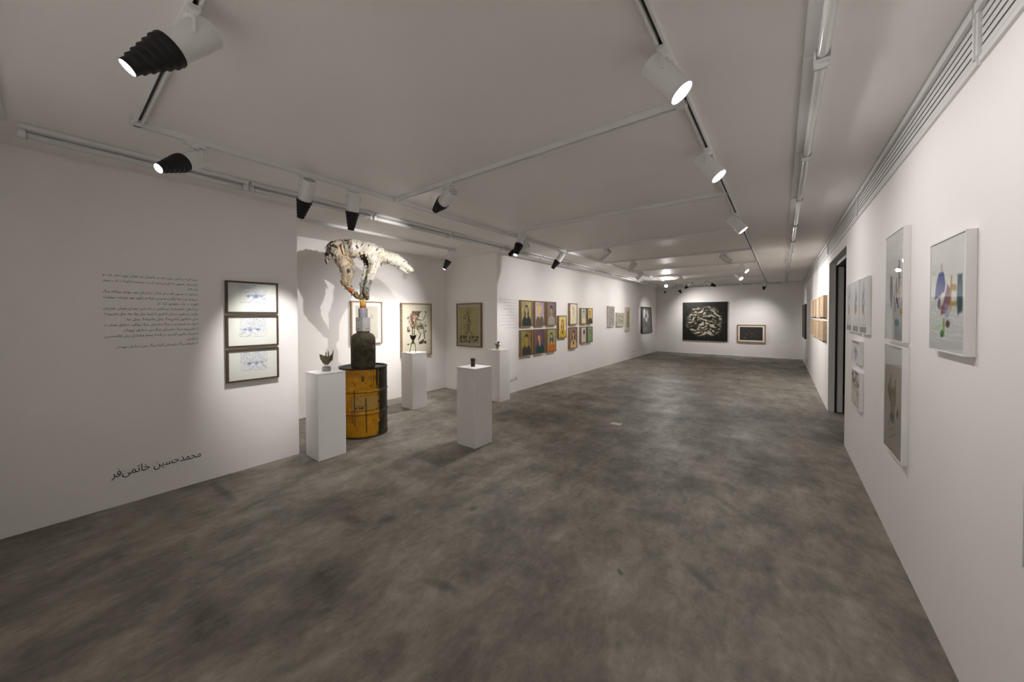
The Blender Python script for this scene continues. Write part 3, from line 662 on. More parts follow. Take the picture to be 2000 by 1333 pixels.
def wcol2():
    c = paperbg(90, 140, 521, .36)
    c.poly([(.28, .60), (.36, .60), (.42, .48), (.40, .33), (.34, .28), (.26, .40), (.23, .50)], (128, 124, 150), .03, .9, .05)
    c.poly([(.72, .73), (.78, .73), (.80, .58), (.78, .46), (.72, .46)], (120, 112, 124), .02, .8, .03)
    for p, col in [([(.50, .42), (.60, .52), (.70, .44)], (176, 140, 110)), ([(.62, .56), (.63, .36)], (120, 96, 96)), ([(.84, .58), (.86, .50)], (188, 164, 100)), ([(.50, .40), (.56, .28)], (110, 112, 140)), ([(.68, .38), (.72, .30)], (60, 66, 100)), ([(.44, .30), (.50, .20)], (170, 166, 130)), ([(.78, .44), (.76, .38)], (190, 150, 90))]:
        c.line(p, .022, col, .85, .04)
    c.ell(.66, .165, .13, .035, (120, 160, 156), .4, .85, 0, .4); c.ell(.88, .26, .04, .035, (196, 150, 60), .4, .85); c.poly([(.55, .13), (.97, .12), (.97, .0), (.55, .0)], (160, 164, 166), .1, .5)
    return c
def wcol3():
    c = Canvas(90, 140, (214, 212, 208), 541); c.put(np.clip((.83 - c.Y) * 40, 0, 1), (194, 188, 176), .85); c.grain(.06, 5)
    B = (112, 92, 72)
    for p, wd in [([(.36, .72), (.37, .62)], .018), ([(.31, .66), (.34, .62)], .022), ([(.62, .68), (.63, .58)], .018), ([(.24, .62), (.28, .56)], .02)]: c.line(p, wd, B, .85, .03)
    c.poly([(.20, .60), (.64, .62), (.66, .50), (.60, .42), (.62, .36), (.38, .34), (.36, .46), (.22, .52)], (124, 104, 84), .03, .9, .06); c.ell(.50, .52, .06, .05, (170, 156, 136), .5, .7)
    c.ell(.47, .33, .13, .05, (86, 72, 60), .4, .9, 0, .5); c.ell(.50, .44, .06, .07, (170, 158, 138), .6, .6); c.ell(.76, .40, .05, .05, (120, 100, 80), .4, .85, -.5, .3)
    for x, y in [(.28, .24), (.34, .20), (.46, .22), (.60, .19), (.44, .14), (.30, .27)]: c.ell(x, y, .03, .014, (130, 112, 92), .5, .8)
    return c
def wsmall(seed, flip=False):
    c = Canvas(50, 76, (208, 211, 212), seed); f = (lambda y: 1 - y) if flip else (lambda y: y)
    c.put(np.clip(1 - np.abs(c.Y - f(.36)) / .14, 0, 1), (222, 220, 216), .9)
    m = np.clip((c.n(6, 3) - .42) * 4, 0, 1) * np.clip(1 - np.abs(c.X - .5) / .32, 0, 1) * np.clip(1 - np.abs(c.Y - f(.55)) / .36, 0, 1)
    c.put(m, (108, 96, 110), .95); c.ell(.45, f(.42), .12, .09, (176, 130, 96), .8, .7, 0, .8); c.line([(.5, f(.92)), (.5, f(.70))], .02, (100, 100, 112), .8, .03)
    c.put(np.clip(1 - np.abs(c.Y - f(.145)) / .010, 0, 1), (204, 176, 130), .9); c.put((np.abs(c.Y - f(.06)) < .055).astype(float), (150, 146, 146), .95); c.put((np.abs(c.Y - f(.125)) < .008).astype(float), (222, 220, 216), .9)
    return c
GW = 'white-framed watercolours on the right wall'
picture('framed_watercolour', 'white-framed watercolour with blue tower and teal pillar shapes', 'watercolour', 'R', 2.135, 2.545, 1.340, 1.831, .030, W_WHITEF, .005, wcol1(), GW, glass=True, recess=.006)
picture('framed_watercolour', 'upper of two stacked white frames, with violet and ochre brush marks', 'watercolour', 'R', 3.008, 3.455, 1.340, 2.022, .030, W_WHITEF, .005, wcol2(), GW, glass=True, recess=.006)
picture('framed_watercolour', 'lower of two stacked white frames, with brown castle-like blots', 'watercolour', 'R', 3.000, 3.450, .624, 1.312, .030, W_WHITEF, .005, wcol3(), GW, glass=True, recess=.006)
for (a, b), lb, sd in [((4.115, 4.450), 'white-framed tall watercolour farthest from the doorway in the row of three', 561), ((4.515, 4.845), 'middle white-framed watercolour in the row of three by the doorway', 571), ((4.910, 5.240), 'white-framed watercolour closest to the doorway in the row of three', 581)]:
    picture('framed_watercolour', lb, 'watercolour', 'R', a, b, 1.340, 1.830, .027, W_WHITEF, .006, wsmall(sd), GW, glass=False, recess=.004)
picture('framed_watercolour', 'small white-framed work with grey and brown bands under the row of three', 'watercolour', 'R', 4.42, 4.85, 1.053, 1.262, .029, W_WHITEF, .006, wsmall(593, True), GW, recess=.004)
c = Canvas(60, 60, (200, 196, 190), 601); c.put(np.clip((c.n(7, 3) - .4) * 4, 0, 1) * np.clip((c.Y - .5) * 8, 0, 1), (96, 84, 70), .9); c.put(np.clip((c.n(9, 3) - .48) * 5, 0, 1) * np.clip((.55 - c.Y) * 8, 0, 1), (150, 130, 106), .6)
picture('framed_watercolour', 'small white-framed brown blot drawing lowest beside the doorway', 'watercolour', 'R', 4.40, 4.85, .635, .981, .029, W_WHITEF, .010, c, GW, recess=.004)
picture('framed_watercolour', 'white-framed work at the near end of the right wall', 'watercolour', 'R', 1.25, 1.705, .765, 1.02, .030, W_WHITEF, .006, wsmall(611), GW, recess=.004)
# --- wooden panels
WP = [mat('panel_wood_%d' % i, col, .5, 0, .14, 5, .04, 80, .35, (1, 1, 9)) for i, col in enumerate([(.56, .40, .25), (.62, .47, .31), (.52, .37, .24), (.66, .52, .36)])]
cols = [(7.62, 8.33), (8.50, 9.12), (9.28, 9.90), (10.06, 10.76)]
names4 = ['first', 'second', 'third', 'fourth']
for r, (z0, z1) in enumerate([(1.472, 1.832), (1.085, 1.412)]):
    for k, (a, b) in enumerate(cols):
        zz = z0 + (0 if r == 0 else [0, .0, -.012, .008][k])
        e = tag(empty('wooden_panel', (XR, (a + b) / 2, zz), ROT['R']), '%s-row blond wooden box panel, %s from the doorway' % (('upper', 'lower')[r], names4[k]), 'wood panel', 'wooden panels on the right wall')
        W, H = b - a, z1 - zz
        MB().ring(W, H, .018, -.049, -.001).build('box_side', WP[(k + r) % 4], e)
        MB().box((-W / 2 + .012, -.044, .012), (W / 2 - .012, -.004, H - .012)).build('face_board', WP[(k * 2 + r + 1) % 4], e)
        for s in (-1, 1): MB().box((s * W * .32 - .02, -.047, -.02), (s * W * .32 + .02, -.004, -.0005)).build('support_peg', W_DKIN if (k + s) % 2 else W_WHITEF, e)
c = Canvas(90, 60, (40, 26, 18), 631); c.grain(.8, 10); c.put(np.clip((c.n(12, 3) - .6) * 6, 0, 1), (86, 54, 34), .7)
picture('dark_painting', 'dark brown panel painting on the right wall near the far corner', 'painting', 'R', 13.375, 15.05, .810, 1.837, .037, W_BLACKF, .012, c, vm=V_OIL, recess=.003)

# ------------------------------------------------------------------ wall lettering
FORMS = {}
for cp in list(range(0xFB50, 0xFE00)) + list(range(0xFE70, 0xFEFF)):
    d = unicodedata.decomposition(chr(cp)).split()
    if len(d) == 2 and d[0] in ('<isolated>', '<final>', '<initial>', '<medial>'):
        FORMS.setdefault(chr(int(d[1], 16)), {}).setdefault(d[0][1:4], chr(cp))
def shape(t):
    """Persian text as left-to-right presentation forms"""
    out = []
    dual = lambda ch: ch in FORMS and 'ini' in FORMS[ch]
    for i, ch in enumerate(t):
        if ch == '\u200c': continue
        if ch not in FORMS: out.append(ch); continue
        pv = i > 0 and dual(t[i - 1]); nx = i + 1 < len(t) and t[i + 1] in FORMS and len(FORMS[t[i + 1]]) > 1 and dual(ch)
        k = 'med' if pv and nx else 'fin' if pv else 'ini' if nx else 'iso'
        out.append(FORMS[ch].get(k, FORMS[ch].get('iso', ch)))
    res = []; run = []
    for ch in reversed(out):
        if ch in '۰۱۲۳۴۵۶۷۸۹': run.insert(0, ch); continue
        res += run; run = []; res.append({'(': ')', ')': '(', '«': '»', '»': '«'}.get(ch, ch))
    return ''.join(res + run)
def lettering(name, label, lines, m, origin, size, ystep, width, justify, weight=0.0):
    """right-aligned lines of wall lettering on a wall that faces +X; origin = (y of right edge, z of first baseline)"""
    root = None
    if len(lines) > 1: root = tag(empty(name, (XL, origin[0] - width / 2, origin[1] - ystep * (len(lines) - 1))), label, 'lettering')
    for k, t in enumerate(lines):
        cu = bpy.data.curves.new('line', 'FONT'); cu.body = shape(t); cu.size = size; cu.resolution_u = 2; cu.offset = weight
        ob = bpy.data.objects.new('line', cu); COL.objects.link(ob); bpy.context.view_layer.update()
        me = bpy.data.meshes.new_from_object(ob.evaluated_get(bpy.context.evaluated_depsgraph_get()))
        co = [v.co.copy() for v in me.vertices]; fs = [tuple(p.vertices) for p in me.polygons]
        x0 = min(v.x for v in co); x1 = max(v.x for v in co); sx = (width / (x1 - x0)) if justify[k] else min(1.0, width / (x1 - x0))
        off = root.location if root else Vector((0, 0, 0))
        vs = [(XL + .0015 - off.x, origin[0] + (v.x - x1) * sx - off.y, origin[1] - k * ystep + v.y - off.z) for v in co]
        bpy.data.objects.remove(ob); bpy.data.curves.remove(cu); bpy.data.meshes.remove(me)
        me = bpy.data.meshes.new('text_line'); me.from_pydata(vs, [], fs); me.materials.append(m)
        o = bpy.data.objects.new('text_line' if root else name, me); COL.objects.link(o)
        if root: o.parent = root
        else: root = tag(o, label, 'lettering')
    return root
T = ['«زیرا آنچه بر آدمی روی دهد بر جانوران نیز همان روی دهد. هر دو', 'یکسان‌اند. همچون که این می‌میرد آن نیز می‌میرد» (تورات، باب سوم،', 'آیه ۱۹).',
     '«خداوند به جدعون گفت هر که آب را با زبان خود بنوشد چنانکه سگ', 'می‌نوشد او را تنها بگذار و همچنین هرکه بر زانوی خود خم شده بنوشد.»', '(تورات، باب هفتم، آیه ۵)',
     'دو اسطوره ناهمساز با دو تناقض در یک متن، هم این هم آن. همزمان', 'برگزیده و مطرود. و مکرر تا امروز تا اینجا. مثل «پات»۱، مثل «شیرو»۲،', 'مثل «خاتون آبادی»۳. مثل «آتما»۴. مثل ما.',
     '۱ «پات» شخصیت سگ داستان سگ ولگرد صادق هدایت.', '۲ «شیرو» سگ داستان تنگسیر صادق چوبک.', '۳ «سگ خاتون آبادی» در قصه پنجم عزاداران بیل غلامحسین', 'ساعدی', '۴ «آتما» سگ داستان آتما سگ من صادق چوبک.']
J = [1, 1, 0, 1, 1, 0, 1, 1, 0, 0, 0, 1, 0, 0]
lettering('wall_text', 'block of small black Persian text on the near left wall', T, M_INK, (.820, 1.822), .0262, .0438, .558, J)
lettering('artist_name_lettering', 'large black Persian name lettering low on the near left wall', ['محمدحسین خاتمی‌فر'], M_INK, (.826, .232), .088, 0, .540, [1])
def scribble(name, label, rows, h, seed, m):
    """lettering too small to read in the photograph: broken word-length strokes"""
    r = random.Random(seed); zb = min(q[2] for q in rows); e = tag(empty(name, (XL, rows[0][1], zb)), label, 'lettering')
    for (ya, yb, z) in rows:
        y = yb; mb = MB()
        while y > ya + .008:
            wl = min(r.uniform(.018, .05), y - ya); n = max(2, int(wl / .007))
            for i in range(n):
                a = y - wl * (i + .95) / n - yb; b = y - wl * i / n - yb; t = r.choice([.2, .25, .5, .25, .8]) * h; dz = r.choice([0, 0, 0, -.25]) * h + z - zb
                mb.add([(.0015, a, dz), (.0015, b, dz), (.0015, b, dz + t), (.0015, a, dz + t)], [(0, 1, 2, 3)])
            y -= wl + .010
        o = mb.build('text_line', m, e); o.location = (0, yb - rows[0][1], 0)
    return e
zs = [1.812, 1.757, 1.696, 1.634, 1.575, 1.514, 1.456, 1.398, 1.335, 1.272]; ya = [5.09, 5.09, 5.29, 5.09, 5.43, 5.09, 5.09, 5.09, 5.09, 5.26]
scribble('wall_text', 'block of tiny grey text lines beside the first portraits', [(a, 5.645, z) for a, z in zip(ya, zs)], .011, 3, M_GREYINK)
scribble('caption_text', 'three tiny grey caption lines beside the narrow olive print', [(12.30, 12.46, z) for z in (1.775, 1.735, 1.695)], .012, 4, M_GREYINK)
def squiggle(name, label, y0, y1, z, h, m):
    mb = MB(); W = y1 - y0
    P = [[(0, .1), (.10, .35), (.16, .75), (.12, .95)], [(.16, .75), (.28, .60), (.30, .9)], [(.36, .62), (.55, .55), (.62, .62), (.60, .85)], [(.62, .62), (.80, .66), (.82, 1.0)], [(.88, .70), (.97, .8), (.99, 1.0), (.90, 1.15), (.82, 1.2)], [(.42, 1.05), (.48, 1.1)]]
    for p in P: mb.tube([(XL + .002, y0 + W * a, z + h * (b - .6)) for a, b in p], .0035, 5)
    return tag(mb.build(name, m), label, 'lettering')
squiggle('artist_name_lettering', 'small black handwritten-looking name low beside the figurine pedestal', 5.415, 5.640, .235, .085, M_INK)
squiggle('artist_name_lettering', 'tiny black name low on the wall below the narrow olive print', 12.40, 12.84, .225, .05, M_INK)

# ------------------------------------------------------------------ pedestals
def pedestal(label, x, y, z):
    e = tag(empty('pedestal', (x, y, 0)), label, 'pedestal', 'white pedestals')
    MB().box((-.147, -.145, .0), (.147, .145, z - .012)).build('body', M_PED, e, bevel=.0015)
    MB().box((-.149, -.147, z - .012), (.149, .147, z)).build('top_panel', M_PED, e, bevel=.0015)
    return e
PZ = .905
pedestal('white pedestal holding the bronze bird, beside the yellow drum', -3.935, 1.822, PZ)
pedestal('white pedestal holding the tall-legged figure in front of the dog print', -4.838, 3.672, PZ)
pedestal('white pedestal standing alone with a small dark cup', -2.878, 3.047, PZ)
pedestal('white pedestal against the wall corner with a small figurine', -4.025, 4.880, PZ)
M_BRZ = mat('olive_bronze', (0.16, 0.14, 0.085), .5, .55, .45, 30, .5, 70)
M_STONE = mat('grey_stone', (0.25, 0.25, 0.235), .7, 0, .3, 40, .3, 90)
# bird-like bronze cup
b = tag(empty('bronze_bird', (-3.93, 1.83, PZ), math.radians(37)), 'bronze bird-like cup with raised tail on a grey stone block', 'sculpture'); b.scale = (.68, .68, .72)
MB().box((-.055, -.04, 0), (.055, .04, .07)).build('stone_block', M_STONE, b, bevel=.008)
MB().tube([(-.018, 0, .068), (-.02, 0, .105)], .004, 6).build('leg', M_BRZ, b, True); MB().tube([(.022, 0, .068), (.024, 0, .105)], .004, 6).build('leg', M_BRZ, b, True)
cup = MB(); n = 26; prof = [(.025, .100), (.052, .120), (.068, .150), (.076, .190), (.079, .222)]
vs = []; fs = []
for j, (r, z) in enumerate(prof + [(p[0] - .006, p[1] + .003) for p in prof[::-1]]):
    for i in range(n):
        a = 2 * math.pi * i / n; k = min(j, 9 - j) / 4
        rag = 1 + k * (.22 * math.cos(2 * a) + .06 * math.sin(7 * a)); zz = z + k * (.035 * abs(math.cos(a)) ** 3 - .012 * abs(math.sin(3 * a)))
        vs.append((r * rag * math.cos(a), .75 * r * rag * math.sin(a), zz))
for j in range(9):
    for i in range(n): fs.append((j * n + i, j * n + (i + 1) % n, (j + 1) * n + (i + 1) % n, (j + 1) * n + i))
fs.append(tuple(range(n - 1, -1, -1)))
cup.add(vs, fs).build('cup_body', M_BRZ, b, True)
MB().tube([(.078, .01, .16), (.095, 0, .225), (.106, 0, .28), (.113, 0, .325)], [.014, .013, .008, .002], 7).build('tail_feather', M_BRZ, b, True)
MB().tube([(-.075, 0, .17), (-.094, 0, .225), (-.112, 0, .258)], [.016, .012, .003], 7).build('beak', M_BRZ, b, True)
MB().tube([(-.01, 0, .20), (-.005, 0, .255), (-.008, 0, .283)], [.010, .008, .007], 7).build('crest', M_BRZ, b, True)
MB().tube([(.03, 0, .20), (.035, 0, .26), (.028, 0, .295), (.04, 0, .300)], [.009, .008, .007, .004], 7).build('crest', M_BRZ, b, True)
# tall-legged figure
f = tag(empty('legged_figure', (-4.845, 3.66, PZ), math.radians(37)), 'small figure with black bowl head on long thin olive legs', 'sculpture')
M_OLV = mat('olive_patina', (0.16, 0.14, 0.035), .5, .2, .4, 40, .3, 80); M_BLK = mat('black_patina', (0.015, 0.010, 0.009), .35, .2)
MB().tube([(-.052, 0, .0), (-.044, 0, .06), (-.030, 0, .13), (-.012, 0, .165)], [.007, .006, .008, .010], 7).build('leg', M_OLV, f, True)
MB().tube([(.042, 0, .0), (.040, 0, .07), (.034, 0, .125), (.012, 0, .165)], [.007, .005, .007, .010], 7).build('leg', M_OLV, f, True)
MB().tube([(-.052, -.02, .004), (-.054, .012, .008)], [.007, .007], 7).build('foot', M_BLK, f); MB().tube([(.042, -.02, .004), (.043, .012, .008)], [.007, .007], 7).build('foot', M_OLV, f)
MB().lathe([(.006, .135), (.020, .155), (.024, .180), (.016, .200)], 14).build('torso', M_OLV, f, True)
hd = MB().lathe([(.012, .192), (.022, .205), (.036, .232), (.048, .262), (.050, .274), (.044, .270), (.030, .236), (.010, .222)], 18, caps=False)
hd.v = [(x * (1.12 if abs(x) > .03 else 1), y * .8, z + (.012 if abs(x) > .035 and z > .25 else 0)) for x, y, z in hd.v]; hd.build('bowl_head', M_BLK, f, True)
# dark cup
k = tag(empty('dark_cup', (-2.90, 3.045, PZ)), 'small dark metal cup-shaped sculpture on the lone pedestal', 'sculpture')
M_IRON = mat('dark_iron', (0.055, 0.043, 0.036), .55, .4, .5, 60, .5, 120)
MB().lathe([(.024, 0), (.026, .004), (.025, .05), (.027, .07), (.027, .094), (.021, .094), (.020, .03)], 18).build('cup_wall', M_IRON, k, True)
MB().lathe([(.0275, .064), (.030, .070), (.0275, .076)], 18, caps=False).build('band', M_BLK, k, True)
MB().tube([(.025, 0, .086), (.036, 0, .090)], .006, 6).build('ear', M_IRON, k); MB().tube([(-.024, 0, .084), (-.033, 0, .092)], .005, 6).build('ear', M_IRON, k)
# figurine
g = tag(empty('figurine', (-4.03, 4.86, PZ), math.radians(25)), 'tiny brown seated figurine with dark head on the corner pedestal', 'sculpture')
M_CLAY = mat('brown_clay', (0.20, 0.11, 0.06), .5, 0, .5, 50, .4, 90)
MB().lathe([(.030, 0), (.034, .006), (.030, .022), (.018, .026)], 16).build('base', mat('pale_clay', (.45, .34, .25), .6), g, True)
MB().tube([(0, 0, .02), (.004, 0, .055), (.0, 0, .085), (.012, 0, .105)], [.022, .026, .028, .014], 10).build('torso', M_CLAY, g, True)
MB().tube([(-.02, 0, .08), (-.042, 0, .10), (-.046, 0, .112)], [.011, .008, .005], 7).build('arm', M_CLAY, g, True)
MB().tube([(.022, 0, .085), (.040, 0, .075), (.030, -.01, .05)], [.010, .009, .007], 7).build('arm', M_CLAY, g, True)
MB().sphere((.022, 0, .125), .019, 12, 8, (1.1, .9, 1)).build('head', M_BLK, g, True)

# ------------------------------------------------------------------ oil drum, gas cylinder, cans and collaged dog
DX, DY = -4.30, 2.47
dr = tag(empty('oil_drum', (DX, DY, 0)), 'yellow steel oil drum with black dripped paint', 'drum')
nt_, nz = 220, 130; Hd = .862; Rd = .287
th = np.linspace(0, 2 * math.pi, nt_, endpoint=False); zz = np.linspace(.012, Hd - .008, nz)
TH, ZZ = np.meshgrid(th, zz)
rad = Rd + .010 * np.exp(-((ZZ - .30) / .010) ** 2) + .010 * np.exp(-((ZZ - .57) / .010) ** 2) + .0015 * np.sin(ZZ * 60) * (np.abs(ZZ - .43) > .2) * .5
co = np.stack([rad * np.cos(TH), rad * np.sin(TH), ZZ], -1).reshape(-1, 3)
fi = []
for j in range(nz - 1):
    for i in range(nt_): fi.append((j * nt_ + i, j * nt_ + (i + 1) % nt_, (j + 1) * nt_ + (i + 1) % nt_, (j + 1) * nt_ + i))
tocam = math.atan2(-DY, -DX)                     # side of the drum that faces the open room
A = (TH - tocam + math.pi) % (2 * math.pi) - math.pi   # angle from that side, + turns right
N1 = vnoise(nt_, nz, 24, 71, 4); N2 = vnoise(nt_, nz, 60, 72, 2); N3 = vnoise(nt_, nz, 6, 73, 3)
col = np.ones((nz, nt_, 3)) * np.array((190, 134, 8)) / 255
col *= (1 + (N1 - .5) * .35)[..., None]
def pm(mask, c, k=1.0):
    global col
    m = np.clip(mask, 0, 1)[..., None] * k; col = col * (1 - m) + m * np.array(c) / 255
U = A / math.radians(90)                          # -1 .. 1 over the visible half
drip = vnoise(nt_, 3, 70, 74, 2)[1][None, :].repeat(nz, 0)
low = np.clip((ZZ - .10) / .3, 0, 1)
edge = .40 + (N1 - .5) * .16 + (drip - .5) * .35 * np.clip((ZZ - .55) / .25, 0, 1) - .10 * (ZZ > .57) * 0
pm((U - edge) * 22 * (U < 1.6), (26, 22, 16))
pm(np.clip((U - .18) * 8, 0, 1) * np.clip((drip - .60) * 14, 0, 1) * np.clip((ZZ - .58) * 10, 0, 1), (26, 22, 16))
pm(np.clip((N2 - .62) * 9, 0, 1) * (U > .42) * (U < 1.4), (120, 86, 14), .6)
lab = ((U > -.32) & (U < .40) & (ZZ > .335) & (ZZ < .525))
pm(lab.astype(float), (176, 142, 82), .85); rim = lab & ~((U > -.29) & (U < .38) & (ZZ > .345) & (ZZ < .515)); pm(rim.astype(float), (120, 70, 14), .6)
pm((((U > -.22) & (U < .06) & (ZZ > .350) & (ZZ < .392)) & (N2 > .54)).astype(float), (60, 46, 24), .8)
pm(((U > -.22) & (U < .06) & (np.abs(ZZ - .402) < .004)).astype(float), (60, 46, 24), .7)
for u0, za, zb, wd in [(-.24, .16, .60, .014), (.055, .07, .50, .016), (-.30, .2, .36, .010), (-.02, .70, .77, .03)]:
    pm((1.4 - np.abs(U - u0 - .02 * (zb - ZZ)) / wd) * ((ZZ > za) & (ZZ < zb)), (34, 26, 12), .85)
pm((np.abs(ZZ - .57) < .014).astype(float) * (N1 > .45), (110, 74, 10), .5); pm((np.abs(ZZ - .30) < .012).astype(float) * (N1 > .45), (110, 74, 10), .4)
pm(np.clip((.03 - ZZ) * 60, 0, 1), (60, 46, 18), .7); pm(np.clip((ZZ - Hd + .03) * 60, 0, 1) * (N1 > .35), (40, 32, 20), .8)
pm(np.clip((N3 - .62) * 8, 0, 1), (150, 100, 16), .5); pm(((N2 > .80) & (U < .4)).astype(float), (60, 40, 14), .6)
me = bpy.data.meshes.new('barrel_shell'); me.from_pydata(co.tolist(), [], fi); paint(me, np.clip(col.reshape(-1, 3), 0, 1)); me.materials.append(vcol('drum_enamel', .38, .45, .12, 30))
me.polygons.foreach_set('use_smooth', [True] * len(me.polygons))
o = bpy.data.objects.new('barrel_shell', me); COL.objects.link(o); o.parent = dr
M_DRIM = mat('drum_black_steel', (0.028, 0.023, 0.018), .5, .4, .4, 30, .2, 60)
MB().lathe([(Rd - .02, Hd - .022), (Rd - .012, Hd - .006), (Rd - .006, Hd), (Rd + .006, Hd), (Rd + .008, Hd - .006), (Rd + .002, Hd - .014)], 64, caps=False).build('top_rim', M_DRIM, dr, True)
MB().lathe([(.001, Hd - .019), (Rd - .012, Hd - .019)], 64, caps=False).build('lid', M_DRIM, dr)
MB().lathe([(Rd + .002, .016), (Rd + .007, .010), (Rd + .006, .0), (Rd - .004, .0)], 64, caps=False).build('bottom_rim', M_DRIM, dr, True)
MB().lathe([(.028, Hd - .018), (.028, Hd - .006), (.012, Hd - .006)], 16, c=(.17, -.12)).build('bung', M_DRIM, dr, True)

GZ = Hd - .018
gc = tag(empty('gas_cylinder', (DX, DY, GZ)), 'dark olive gas cylinder standing on the yellow drum', 'gas cylinder')
M_CYL = mat('rusty_olive_steel', (0.10, 0.088, 0.055), .6, .3, .5, 14, .25, 40)
MB().lathe([(.138, 0), (.145, .006), (.149, .03), (.149, .225), (.1515, .229), (.1515, .237), (.149, .241), (.149, .345), (.144, .385), (.127, .418), (.100, .438), (.06, .446)], 48).build('tank', M_CYL, gc, True)
MB().lathe([(.078, .430), (.078, .462), (.074, .462), (.074, .430)], 32, caps=False).build('collar', M_CYL, gc, True)
M_ALU = mat('aluminium_tape', (.6, .6, .6), .35, .6)
MB().lathe([(.022, .440), (.022, .458)], 14).build('valve', M_ALU, gc, True)

CZ = GZ + .4635
cb = tag(empty('square_can', (DX, DY, CZ), math.radians(37 - 24)), 'white square tin printed with red strips stacked on the gas cylinder', 'tin')
M_TIN = mat('white_tin_print', (.50, .49, .49), .45, .1, .08, 18, .05, 60)
hw = .064; hh = .178
MB().box((-hw, -hw, 0), (hw, hw, hh)).build('body', M_TIN, cb, bevel=.006)
MB().box((-hw - .001, -hw - .001, hh - .006), (hw + .001, hw + .001, hh + .001)).build('top_seam', M_ALU, cb, bevel=.002)
RED = mat('red_print', (.45, .05, .03), .5); ORG = mat('orange_print', (.55, .2, .03), .5); BLKP = mat('black_print', (.03, .03, .03), .5); GRP = mat('grey_print', (.33, .33, .34), .5)
def pr(x0, x1, z0, z1, m, side):
    if side == 'f': MB().box((x0, -hw - .0008, z0), (x1, -hw + .001, z1)).build('printed_mark', m, cb)
    else: MB().box((hw - .001, x0, z0), (hw + .0008, x1, z1)).build('printed_mark', m, cb)
for i in range(7): pr(-.056 + i * .011, -.056 + i * .011 + .009, .030, .037, RED, 'f')
pr(-.052, -.044, .138, .152, BLKP, 'f'); pr(-.036, -.032, .138, .150, BLKP, 'f'); pr(-.016, .000, .136, .154, ORG, 'f'); pr(-.021, -.0198, .02, .128, GRP, 'f')
for i in range(4): pr(-.02 + i * .017, -.02 + i * .017 + .013, .030, .037, RED, 's')
pr(.018, .0195, .04, .16, GRP, 's'); pr(-.045, .05, .152, .154, GRP, 's')
SZ = CZ + hh + .001
nb = tag(empty('newsprint_can', (DX, DY, SZ)), 'grey newsprint-wrapped can above the white square tin', 'can')
M_NEWS = mat('newsprint', (.30, .31, .33), .75, 0, .45, 90, .1, 60, .2, (1, 1, 2.2))
MB().lathe([(.053, 0), (.055, .004), (.055, .112), (.052, .117)], 28).build('wrap', M_NEWS, nb, True); MB().lathe([(.056, .108), (.057, .112), (.056, .116)], 28, caps=False).build('rim', M_ALU, nb, True)
YZ = SZ + .117
yb = tag(empty('orange_can', (DX, DY, YZ)), 'narrow yellow and orange can right under the dog paws', 'can')
MB().lathe([(.035, .0), (.036, .004), (.036, .030), (.035, .034)], 24).build('lower_band', mat('rust_paper', (.32, .10, .035), .6, 0, .5, 60), yb, True)
MB().lathe([(.035, .034), (.0365, .040), (.036, .094), (.033, .098)], 24).build('upper_band', mat('yellow_paper', (.62, .34, .03), .6, 0, .5, 40), yb, True)

# the dog: one continuous body, covered with paper scraps
PXM = .00667; FZ = YZ + .0985
dg = tag(empty('dog_sculpture', (DX, DY, FZ), math.radians(53)), 'life-size dog of collaged paper scraps balancing on stacked cans', 'sculpture')
PXU = PXM * 1.045
def P(px, py, v=0.0): return Vector(((px - 709.5) * PXU, v, (617 - py) * PXM + 1.5 - FZ))
body = MB()
def limb(pts):
    for (a, ra), (b_, rb) in zip(pts[:-1], pts[1:]):
        n = max(2, int((b_ - a).length / .02))
        body.tube([a.lerp(b_, i / n) for i in range(n + 1)], [(ra + (rb - ra) * i / n) * PXM for i in range(n + 1)], 14)
    for a, ra in pts: body.sphere(a, ra * PXM, 14, 8)
limb([(P(664, 486), 11), (P(672, 487), 15.5), (P(688, 486.5), 16), (P(704, 489), 15.5), (P(721, 494), 18.5), (P(736, 497), 15.5), (P(747, 500), 12), (P(757, 502.5), 10.5), (P(768, 506.5), 12), (P(776, 510), 11), (P(783, 515), 7.8), (P(790, 520), 6.0), (P(795, 523.5), 5.2), (P(798, 525), 3.4)])
limb([(P(774, 518), 5.5), (P(781, 524), 3.6), (P(789, 530), 2.4)])
limb([(P(659, 479), 5), (P(653, 488), 4), (P(650, 502), 3.2), (P(649.5, 516), 2.6)])
for v, dx in ((-.06, 0), (.06, 4)):
    limb([(P(668 + dx, 491, v * .6), 14), (P(675 + dx, 506, v), 13), (P(681 + dx, 521, v), 11), (P(683 + dx * .6, 537, v * .9), 7.5), (P(679 + dx * .6, 553, v * .8), 5.6), (P(689 + dx * .4, 567, v * .55), 4.2), (P(700, 578, v * .3), 4.0), (P(706, 581.5, v * .3), 3.8)])
limb([(P(731, 505, -.05), 13), (P(733, 518, -.06), 9.5), (P(727, 535, -.055), 7.5), (P(720, 552, -.04), 5.6), (P(716, 564, -.03), 5.4), (P(716, 574, -.02), 4.6), (P(717, 581, -.03), 4.2)])
limb([(P(722, 503, .05), 13), (P(717, 520, .06), 7), (P(713, 538, .05), 4.8), (P(708.5, 556, .035), 4.4), (P(707.5, 570, .025), 4.2), (P(709, 581, .015), 4.0)])
limb([(P(764, 499, -.045), 4), (P(757, 507, -.066), 3.4)]); limb([(P(764, 499, .045), 4), (P(757, 507, .066), 3.4)])
bo = body.build('dog_rough', M_WHITE, None)
rm = bo.modifiers.new('remesh', 'REMESH'); rm.mode = 'VOXEL'; rm.voxel_size = .0075
sm = bo.modifiers.new('smooth', 'SMOOTH'); sm.factor = .5; sm.iterations = 4
bpy.context.view_layer.update()
me = bpy.data.meshes.new_from_object(bo.evaluated_get(bpy.context.evaluated_depsgraph_get())); me.name = 'dog_body'
bpy.data.objects.remove(bo)
